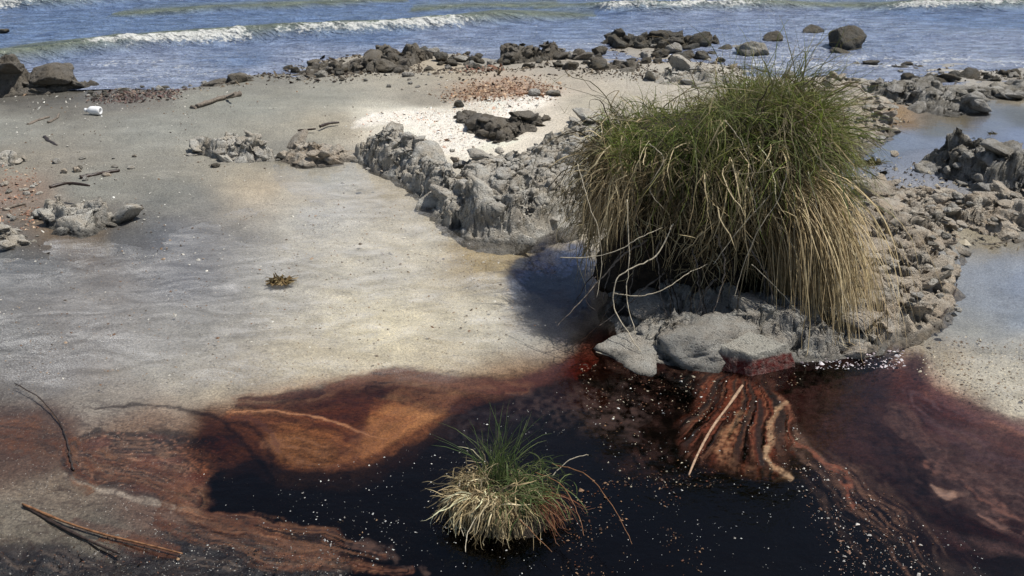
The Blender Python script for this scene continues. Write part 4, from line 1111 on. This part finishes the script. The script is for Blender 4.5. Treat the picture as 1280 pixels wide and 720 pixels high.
# green skirt right of the fan
n = 1800
root = np.stack([r.normal(.34, .06, n), r.normal(-.05, .12, n), r.uniform(.40, .58, n)], 1) + TC
d = np.stack([r.uniform(.4, 1.3, n), r.normal(size=n) * .5 - .3, r.uniform(.2, 1.0, n)], 1)
parts_g.append(ribbons(root, d, r.uniform(.12, .28, n), r.uniform(.0014, .0030, n), 3.0, pal(GREEN, n, r), pal(GREENT + DULL, n, r), 7, None, .4, 7))
# long straw fall, right front
n = 1900
root = np.stack([r.normal(.24, .05, n), r.normal(-.24, .05, n), r.uniform(.38, .56, n)], 1) + TC
d = np.stack([r.normal(.62, .16, n), r.normal(-.85, .2, n), r.uniform(-.1, .7, n)], 1)
parts_s.append(ribbons(root, d, r.uniform(.46, .82, n), r.uniform(.0020, .0042, n), 6.0, pal(STRAW, n, r, .22), pal(STRAW, n, r, .22), 10, None, .22, 8, zmin=.02))
n = 700
root = np.stack([r.normal(.31, .05, n), r.normal(-.18, .06, n), r.uniform(.30, .48, n)], 1) + TC
d = np.stack([r.normal(.36, .16, n), r.normal(-.45, .2, n), r.uniform(-.3, .5, n)], 1)
parts_s.append(ribbons(root, d, r.uniform(.25, .5, n), r.uniform(.0018, .0034, n), 7.0, pal(STRAW, n, r, .22), pal(STRAW, n, r, .22), 9, None, .25, 9, zmin=.03))
# left pale fringe
n = 500
root = np.stack([r.normal(-.37, .04, n), r.normal(-.1, .1, n), r.uniform(.42, .58, n)], 1) + TC
d = np.stack([r.normal(-.3, .25, n), r.normal(-.3, .3, n), r.uniform(-.3, .6, n)], 1)
parts_s.append(ribbons(root, d, r.uniform(.14, .34, n), r.uniform(.0018, .0034, n), 5.0, pal(STRAW, n, r, .2), pal(STRAW, n, r, .2), 8, None, .4, 10))
for nm, pr, mt in (("dull_thatch", parts_d, 'straw'), ("green_blades", parts_g, 'blade'), ("straw_blades", parts_s, 'straw')):
    v, f, c = join(pr)
    tag(link(nm, mesh_np(nm, v - TC, f, {"col": c}), tuft, M[mt]), kind='stuff')
tag(tuft.children[2], "green blades of the crown")
for i, (pts, ra, mt) in enumerate([
    ([(700,322,3.42),(740,321,3.38),(775,312,3.36),(800,297,3.37),(828,285,3.42)], .0028, 'stem'),
    ([(722,205,3.52),(735,250,3.45),(748,290,3.4),(752,330,3.38),(746,372,3.33)], .0024, 'stem'),
    ([(842,280,3.42),(820,320,3.36),(790,335,3.33),(770,352,3.3),(768,385,3.27),(785,415,3.2),(800,440,3.14)], .0035, 'stem'),
    ([(766,366,3.34),(800,370,3.3),(830,362,3.3),(860,342,3.34),(884,330,3.4)], .0028, 'stem'),
    ([(784,250,3.44),(786,330,3.36),(783,370,3.31),(795,420,3.2)], .0028, 'stem'),
    ([(985,205,3.42),(975,245,3.38),(950,285,3.35),(930,330,3.33),(918,372,3.3)], .0026, 'stem'),
    ([(968,238,3.42),(930,280,3.37),(905,312,3.35),(892,330,3.35)], .0026, 'stem'),
    ([(936,220,3.44),(945,260,3.4),(952,290,3.38)], .0026, 'stem'),
    ([(815,330,3.38),(800,290,3.4),(790,235,3.46)], .002, 'darkstem'),
    ([(940,330,3.36),(975,365,3.33),(1000,392,3.3)], .0022, 'stem'),
    ([(992,240,3.42),(994,300,3.4),(992,350,3.38)], .002, 'stem'),
    ([(812,180,3.5),(830,200,3.45),(812,235,3.42),(830,262,3.42)], .002, 'stem'),
    ([(1010,215,3.44),(1030,290,3.36),(1050,360,3.26),(1085,425,3.14)], .0024, 'stem'),
    ([(905,150,3.5),(925,175,3.45),(940,215,3.42),(950,262,3.42)], .002, 'stem'),
    ([(745,345,3.36),(733,375,3.32),(745,388,3.3)], .002, 'darkstem'),
    ]):
    stem_obj("stalk", [V(*p) for p in pts], ra * .75, ra * .45, M[mt], tuft, wob=.0012, seed=i)
# roots sprawling over the rock at the tuft's foot
for i in range(26):
    a = random.uniform(pi * 1.15, pi * 1.9)
    p0 = TC + np.array([cos(a) * .40 * AX, sin(a) * .40 * BX, random.uniform(.14, .34)])
    p = [p0]; dd = np.array([cos(a) * .05 + random.uniform(-.04, .04), sin(a) * .05, -.02])
    for k in range(4):
        dd = dd + np.array([random.uniform(-.03, .03), random.uniform(-.01, .01), -.018]); p.append(p[-1] + dd)
    stem_obj("root", p, random.uniform(.002, .005), .0012, M['wood'] if i % 2 else M['peat'], tuft, wob=.002, seed=i + 40)

# ---- the small tuft in the black water
SC = np.array([*W(628, 640)[:2], 0.0])
small = empty("small_grass_tuft", tuple(SC))
tag(small, "small straw and green grass tuft rising from the black water in the foreground", "grass tuft")
na, nz = 60, 24
A, Zc = np.meshgrid(np.linspace(0, 2 * pi, na + 1), np.linspace(-.13, .085, nz))
R = np.interp(Zc, [-.13, 0, .05, .085], [.13, .115, .08, .01]) * (1 + .25 * fbm(np.cos(A) * 2, np.sin(A) * 2, Zc * 20 + .1, s=5))
link("peat_core", mesh_np("peat_core", np.stack([np.cos(A) * R * 1.15, np.sin(A) * R, Zc], -1).reshape(-1, 3), grid_faces(nz, na + 1)), small, M['peat'])
ps, pg = [], []
def score(p):
    q = p - SC; r_ = np.interp(q[:, 2], [-.1, 0, .05, .085], [.13, .118, .085, .0], right=0)
    rho = np.hypot(q[:, 0] / 1.15, q[:, 1]) + 1e-6; k = np.where(rho < r_, r_ / rho, 1); q[:, 0] *= k; q[:, 1] *= k
    return q + SC
def swisps(k, per, amin, amax, qm, cx, up0, up1, sp):
    ca = r.uniform(amin, amax, k); cq = np.sqrt(r.uniform(.05, 1, k)) * qm
    cd = np.stack([np.cos(ca), np.sin(ca) * .9, r.uniform(up0, up1, k)], 1) + r.normal(size=(k, 3)) * .45
    i = np.repeat(np.arange(k), per); n = len(i)
    root = np.stack([np.cos(ca[i]) * cq[i] + cx, np.sin(ca[i]) * cq[i], .09 - cq[i] * .3], 1) + SC + r.normal(size=(n, 3)) * .008
    return root, cd[i] + r.normal(size=(n, 3)) * sp, i, n
root, d, i, n = swisps(110, 8, pi * .55, pi * 1.75, .085, -.035, -.2, 1.5, .25)
k_ = pal(STRAW, 110, r, .25)[i]
ps.append(ribbons(root, d, r.uniform(.05, .145, 110)[i] * r.uniform(.7, 1.1, n), r.uniform(.0018, .0046, n), 4.2, k_, k_ * r.uniform(.7, 1.2, (n, 1)), 8, score, .9, 21, zmin=.003))
root, d, i, n = swisps(36, 7, 0, 2 * pi, .07, 0, .1, 1.4, .3)
ps.append(ribbons(root, d, r.uniform(.07, .17, n), r.uniform(.001, .0026, n), 4.5, pal(DULL, n, r), pal(STRAW, n, r), 8, score, .9, 22, zmin=.003))
G2 = [(78,98,54),(92,110,62),(66,82,46),(110,120,74)]
n = 400
root = np.stack([r.normal(.045, .04, n), r.normal(.01, .04, n), r.uniform(.04, .09, n)], 1) + SC
d = np.stack([r.normal(.15, .7, n), r.normal(-.1, .6, n), np.ones(n)], 1)
pg.append(ribbons(root, d, r.uniform(.05, .15, n), r.uniform(.0014, .0034, n), 2.8, pal(G2 + DULL[:1], n, r), pal(G2 + [(120,130,80)], n, r), 7, None, .5, 23, zmin=.003))
n = 90
root = np.stack([r.normal(-.015, .02, n), r.normal(.03, .02, n), r.uniform(.06, .09, n)], 1) + SC
d = np.stack([r.normal(0, .2, n), r.normal(0, .2, n), np.ones(n)], 1)
pg.append(ribbons(root, d, r.uniform(.10, .24, n), r.uniform(.0012, .0024, n), .8, pal(G2, n, r), pal(G2, n, r), 6, None, .3, 24))
n = 120
root = np.stack([r.normal(.09, .02, n), r.normal(-.02, .03, n), r.uniform(.04, .07, n)], 1) + SC
d = np.stack([r.uniform(.6, 1.4, n), r.normal(-.5, .4, n), r.uniform(.1, .8, n)], 1)
RED = [(120,72,50),(96,60,44),(140,100,72)]
ps.append(ribbons(root, d, r.uniform(.08, .17, n), r.uniform(.001, .0024, n), 4.0, pal(RED, n, r), pal(RED, n, r), 8, None, .5, 25, zmin=.003))
for nm, pr, mt in (("straw_blades", ps, 'straw'), ("green_blades", pg, 'blade')):
    v, f, c = join(pr)
    tag(link(nm, mesh_np(nm, v - SC, f, {"col": c}), small, M[mt]), kind='stuff')
for i, pts in enumerate([[(668,590,2.3),(700,605,2.2),(722,640,2.1),(730,670,2.02)], [(690,580,2.32),(735,595,2.24),(770,640,2.1),(790,680,2.0)],
    [(575,600,2.25),(572,640,2.18),(580,670,2.1)], [(640,640,2.15),(665,665,2.1),(690,690,2.03)], [(600,640,2.15),(585,665,2.1),(582,690,2.03)], [(690,595,2.3),(712,575,2.32),(735,568,2.33)]]):
    pts3 = [V(*p) for p in pts]; pts3 = [(a, b, max(c, .004)) for a, b, c in pts3]
    stem_obj("stalk", pts3, .0016, .0008, M['stem'] if i not in (0, 1, 3) else M['oiled'], small, wob=.0008, seed=i + 3)

# ---- little clumps
def clump(px_, py_, wpx, label, cols, n=160, up=1.0, seed=0, name="weed_clump"):
    x, y, _ = W(px_, py_); fd = y * cp + CH * sp; s = wpx / F * fd
    C0 = np.array([x, y, max(gz(x, y), -.01)])
    rg = np.random.default_rng(seed)
    a = rg.uniform(0, 2 * pi, n); q = np.sqrt(rg.uniform(0, 1, n)) * s * .35
    root = np.stack([np.cos(a) * q, np.sin(a) * q * .6, 0 * a], 1) + C0
    d = np.stack([np.cos(a) * .8, np.sin(a) * .8, up * rg.uniform(.3, 1.5, n)], 1) + rg.normal(size=(n, 3)) * .5
    v, f, c = ribbons(root, d, rg.uniform(.25, .6, n) * s, rg.uniform(.04, .11, n) * s, 3.5, pal(cols, n, rg), pal(cols, n, rg), 6, None, .9, seed, zmin=.004)
    o = link(name, mesh_np(name, v - C0, f, {"col": c}), mat=M['straw']); o.location = C0
    return tag(o, label, "plant clump")
clump(350, 352, 32, "small tan brown weed clump lying alone in the shallow pool", [(120,98,62),(80,62,38),(160,140,104),(96,84,50)], 220, .7, 31)
clump(1240, 168, 12, "tiny olive weed clump in the right hand tide pool", [(96,88,44),(70,62,32)], 90, .8, 32)
clump(1085, 205, 34, "low green weed clump on the rock shelf right of the big tuft", [(86,84,44),(110,98,62),(70,66,36)], 160, .6, 34)

# ---- sticks, reeds, driftwood
def ground_stick(name, pts, r0, r1, mat, label, cat="stick", lift=.004, group=None, **k):
    p3 = []
    for a, b in pts:
        x, y, _ = W(a, b); z = max(gz(x, y), 0) + lift
        p3.append(W(a, b, z))
    o = stem_obj(name, p3, r0, r1, mat, **k)
    return tag(o, label, cat, group)
ground_stick("reed", [(928,482),(912,505),(890,535),(872,568),(861,594)], .0050, .003, M['reed'], "long pale reed lying slantwise across the orange scum in the dark water", "reed", sides=8)
ground_stick("reed", [(28,630),(80,652),(130,668),(180,680),(228,692)], .0036, .0024, M['oiled'], "thin brown reed at lower left, upper one of the crossing pair", "reed", .010)
ground_stick("reed", [(30,632),(70,655),(110,675),(150,692)], .0048, .003, M['darkstem'], "dark brown reed at lower left, lower one of the crossing pair", "reed", .006)
ground_stick("stem", [(18,479),(45,494),(68,518),(82,545),(88,572),(92,588)], .0014, .0032, M['darkstem'], "thin dark curved stem arching down the left side of the shallow water", "stem", .003, wob=.001)
ground_stick("twig", [(1196,355),(1190,375),(1180,392),(1168,408)], .003, .002, M['darkstem'], "short brown twig along the edge of the right hand pool", "twig", .006)
ground_stick("twig", [(35,156),(48,150),(62,146)], .010, .006, M['wood'], "short brown twig on the sand left of the plastic bottle", "twig", wob=.002)
ground_stick("twig", [(60,153),(70,148),(74,142)], .008, .005, M['wood'], "forked tip of a brown twig nearest the left of the plastic bottle", "twig", wob=.002)
ground_stick("twig", [(56,172),(64,178),(72,183)], .012, .008, M['darkstem'], "stubby dark twig on the sand below the plastic bottle", "twig", wob=.002)
ground_stick("twig", [(62,234),(85,229),(112,232)], .008, .006, M['darkstem'], "black stick lying on top of the tilted slab rock", "twig", .09)
ground_stick("twig", [(100,222),(125,217),(150,213)], .012, .008, M['darkstem'], "dark twig on the sand above the tilted slab rock", "twig", wob=.003)
ground_stick("twig", [(4,262),(16,258),(32,254)], .008, .006, M['wood'], "brown twig on the rusty sand at the left edge", "twig")
ground_stick("twig", [(372,163),(385,162),(395,161)], .007, .005, M['darkstem'], "short dark twig above the rounded brownish rock", "twig")
ground_stick("twig", [(400,158),(412,154),(424,153)], .009, .006, M['darkstem'], "dark twig right of the short twig above the brownish rock", "twig")
ground_stick("twig", [(645,118),(665,116),(680,120)], .008, .005, M['oiled'], "rusty brown twig beside the rust coloured debris on the beach", "twig")
ground_stick("twig", [(745,440),(765,445),(795,446)], .002, .0014, M['stem'], "short pale twig floating on the dark red water by the tuft", "twig", .003)
log = empty("driftwood_log", W(268, 132))
tag(log, "weathered split driftwood log lying on the sand near the sea", "driftwood")
for j, (pts, ra, rb) in enumerate([([(241,137,.03),(262,129,.04),(284,122,.05),(302,117,.06)], .028, .016), ([(246,133,.05),(266,126,.06),(282,121,.06)], .016, .010)]):
    stem_obj("split_length" if j else "trunk", [W(*p) for p in pts], ra, rb, M['wood'], log, sides=10, wob=.003, seed=j)
stem_obj("branch_stub", [W(284,122,.06), W(290,119,.1), W(293,117,.12)], .009, .005, M['wood'], log, wob=.001)

# ---- plastic bottle
bx, by, _ = W(118, 149)
bot = empty("plastic_bottle", (bx, by, gz(bx, by)), radians(-12))
bot.scale = (.8, .8, .8)
tag(bot, "small white plastic bottle lying on its side on the grey sand", "bottle")
def lathe_x(prof, sides=24):
    prof = np.array(prof); an = np.linspace(0, 2 * pi, sides + 1)
    v = np.stack([np.repeat(prof[:, :1], sides + 1, 1), prof[:, 1:] * np.cos(an), prof[:, 1:] * np.sin(an)], -1).reshape(-1, 3)
    return v, grid_faces(len(prof), sides + 1)
v, f = lathe_x([(.066,0),(.064,.016),(.070,.020),(.072,.026),(.068,.034),(.05,.036),(.0,.036),(-.02,.034),(-.035,.024),(-.045,.014),(-.06,.013)])
v[:, 2] += .036
link("body", mesh_np("body", v, f), bot, M['plastic'])
v, f = lathe_x([(-.056,.016),(-.056,.017),(-.074,.017),(-.075,.015),(-.075,0)]); v[:, 2] += .036
link("cap", mesh_np("cap", v, f), bot, M['plastic'])
v, f = lathe_x([(.0665,0),(.0665,.010)], 16); v[:, 2] += .036
link("base_dimple", mesh_np("base_dimple", v, f), bot, mat_simple("grey_plastic", (.25,.25,.25), (.35,.35,.35), 30, .4, .0005))

# ------------------------------------------------------------------ litter: uncountable small bits
def chips(name, label, px0, px1, py0, py1, n, size, cols, zf, mask=None, flat=.25, seed=0, cat="litter", mat='vcol', dens=None):
    rg = np.random.default_rng(seed)
    k = rg.uniform(px0, px1, n * 4), rg.uniform(py0, py1, n * 4)
    ok = np.ones(n * 4, bool)
    if mask is not None: ok &= sdf(k[0] + rg.normal(size=n * 4) * 8, k[1] + rg.normal(size=n * 4) * 5, mask) > 0
    if dens is not None: ok &= rg.uniform(size=n * 4) < dens(k[0], k[1])
    qx, qy = k[0][ok][:n], k[1][ok][:n]; n = len(qx)
    w = np.array([W(a, b) for a, b in zip(qx, qy)])
    w[:, 2] = zf(w[:, 0], w[:, 1])
    fd = w[:, 1] * cp + CH * sp
    s = rg.lognormal(0, .5, n) * size * fd / F
    S = 6
    an = np.sort(rg.uniform(0, 2 * pi, (n, S)), 1); ra = rg.uniform(.5, 1.1, (n, S)) * s[:, None] * .5
    asp = rg.uniform(.4, 1, n)[:, None]; th = rg.uniform(0, pi, n)[:, None]
    ex, ey = np.cos(an) * ra, np.sin(an) * ra * asp
    tx, ty = ex * np.cos(th) - ey * np.sin(th), ex * np.sin(th) + ey * np.cos(th)
    tilt = rg.normal(size=(n, 2)) * flat
    rim = np.stack([w[:, :1] + tx, w[:, 1:2] + ty, w[:, 2:] + tx * tilt[:, :1] + ty * tilt[:, 1:]], -1)
    topz = w + np.stack([0 * s, 0 * s, s * .22], 1)
    v = np.concatenate([rim, topz[:, None, :]], 1).reshape(-1, 3)
    b = (np.arange(n) * (S + 1))[:, None]
    f = np.stack([b + np.arange(S), b + (np.arange(S) + 1) % S, b + S + 0 * np.arange(S)], -1).reshape(-1, 3)
    c = np.repeat(pal(cols, n, rg), S + 1, 0)
    o = link(name, mesh_np(name, v, f, {"col": c}, smooth=False), mat=M[mat])
    return tag(o, label, cat, kind='stuff')
zg = lambda x, y: np.maximum(elevation(x, y), -.2) + .002
zw = lambda x, y: np.full(x.shape, .0012)
WH = [(205,205,200),(160,160,160),(130,126,120),(215,212,205)]
BLKM = [(250,590),(330,580),(440,580),(560,530),(640,500),(860,470),(1000,500),(1010,580),(1120,650),(1300,700),(1300,740),(440,740),(430,690),(270,635)]
cl = lambda a, b: np.clip(.05 + 2.2 * np.clip(fbm(a / 26, b / 12, o=3, s=13), 0, 1) + .9 * np.clip(fbm(a / 60, b / 30, o=3, s=3), 0, 1) ** 1.2 + .9 * (np.abs(a - 470) < 130) * (np.abs(b - 640) < 70) * .4, 0, 1)
chips("floating_flecks", "tiny white flecks floating on the black water", 240, 1290, 460, 735, 950, 1.5, WH, zw, BLKM, .1, 1, dens=cl)
chips("floating_flecks", "larger white and tan specks gathered on the black water below the reeds", 160, 520, 640, 735, 260, 1.8, WH + [(150,120,90)], zw, None, .1, 2, dens=cl)
chips("floating_debris", "brown and tan flakes floating on the dark water in front of the big tuft", 725, 1000, 455, 610, 1100, 2.1, [(90,54,36),(56,36,26),(120,90,62),(70,48,36),(170,160,140)], zw, None, .2, 3, dens=lambda a, b: np.clip(.25 + 1.4 * fbm(a / 40, b / 25, o=3, s=8), 0, 1))
chips("floating_debris", "brown flakes trailing over the black water at lower right", 980, 1200, 570, 735, 900, 2.2, [(110,80,64),(140,110,92),(70,50,44),(190,184,176)], zw, [(990,570),(1060,590),(1120,640),(1190,735),(1060,735),(1010,640)], .2, 4)
chips("floating_debris", "dark flakes trailing right of the small grass tuft", 690, 880, 600, 735, 420, 2.4, [(96,60,40),(60,44,34),(140,110,84)], zw, None, .2, 5, dens=lambda a, b: np.clip(.2 + 1.4 * fbm(a / 30, b / 25, o=3, s=18), 0, 1))
chips("pool_specks", "brown and pale specks over the shallow pool", -20, 700, 250, 500, 2600, 1.9, [(110,84,64),(200,196,186),(150,130,110),(90,80,70)], zw, [(-20,340),(180,300),(340,240),(430,210),(520,250),(620,330),(690,420),(600,450),(300,480),(-20,490)], .15, 6)
chips("sand_litter", "bits of shell and grit scattered over the beach sand", -20, 900, 95, 330, 2600, 2.0, [(190,186,176),(90,80,70),(120,100,80),(210,206,196)], zg, None, .4, 7, dens=lambda a, b: np.clip(.3 + 1.2 * fbm(a / 60, b / 20, o=3, s=9), 0, 1))
chips("rust_debris", "rust brown flaky debris heaped on the beach behind the white patch", 540, 720, 105, 140, 1700, 3.0, [(140,104,80),(120,90,70),(168,136,108),(96,80,66),(186,160,132)], zg, [(548,128),(600,114),(660,112),(705,120),(690,132),(640,134),(600,138),(560,136)], .5, 8)
chips("rust_debris", "small rusty scraps on the sand near the knobbly rock bank", 560, 630, 88, 98, 120, 4, [(134,100,80),(120,88,74)], zg, None, .5, 9)
chips("seaweed_wrack", "reddish brown seaweed wrack strip along the sea's edge at left", 108, 235, 112, 132, 900, 3.4, [(104,82,78),(84,72,68),(60,54,50),(130,112,100)], zg, [(108,128),(140,116),(190,116),(232,118),(215,126),(160,130)], .5, 10)
chips("shore_litter", "brown wrack and small rock rubble strewn along the far waterline", 230, 1290, 60, 118, 5200, 3.4, [(80,70,58),(54,48,42),(110,98,82),(130,118,100),(70,60,52)], zg, [(230,112),(330,98),(380,72),(540,62),(620,58),(740,60),(900,62),(960,96),(1100,92),(1290,90),(1290,118),(1100,120),(940,116),(800,110),(700,100),(560,102),(470,112),(380,106),(300,110)], .5, 21, dens=lambda a, b: np.clip(.35 + 1.6 * fbm(a / 40, b / 12, o=3, s=29), 0, 1))
chips("shelf_litter", "pale and dark rubble over the rock shelf at right", 1050, 1290, 120, 310, 1500, 3.6, [(150,138,118),(96,86,72),(176,166,146),(60,54,48)], lambda x, y: zg(x, y) + .004, [(1040,120),(1120,120),(1130,160),(1090,200),(1150,215),(1290,260),(1290,310),(1190,330),(1060,310)], .5, 22)
chips("white_grit", "white salt and shell grit in the bright patch behind the outcrop", 430, 690, 130, 200, 1500, 2.2, [(236,232,222),(245,240,228),(228,218,204),(214,180,160)], zg, [(440,168),(470,150),(560,148),(620,132),(690,130),(660,150),(620,165),(600,190),(560,195),(520,165)], .5, 11)
chips("rusty_grit", "reddish grit on the sand at the left edge", -20, 50, 215, 290, 400, 3.2, [(160,118,96),(140,108,90),(190,165,140)], zg, None, .5, 12)
chips("tan_litter", "pale and tan shell litter below the big tuft's shelf at right", 1110, 1290, 420, 520, 700, 2.4, [(90,74,60),(120,100,80),(200,190,170)], zw, [(1110,450),(1180,420),(1290,430),(1290,520),(1200,490)], .15, 13)
chips("bottom_grit", "wet dark grit and flecks over the stained sand at lower left", -20, 460, 640, 735, 1100, 2.2, [(34,26,26),(60,46,40),(120,116,112),(20,16,16),(96,66,50)], lambda x, y: np.maximum(zg(x, y), .0015), [(-20,690),(80,690),(130,665),(230,690),(420,680),(460,735),(-20,735)], .4, 14)
chips("waterline_flecks", "white bubbles along the waterline at the foot of the big tuft", 1000, 1130, 436, 462, 260, 3.2, [(220,214,216),(190,176,180)], zw, None, .2, 15)
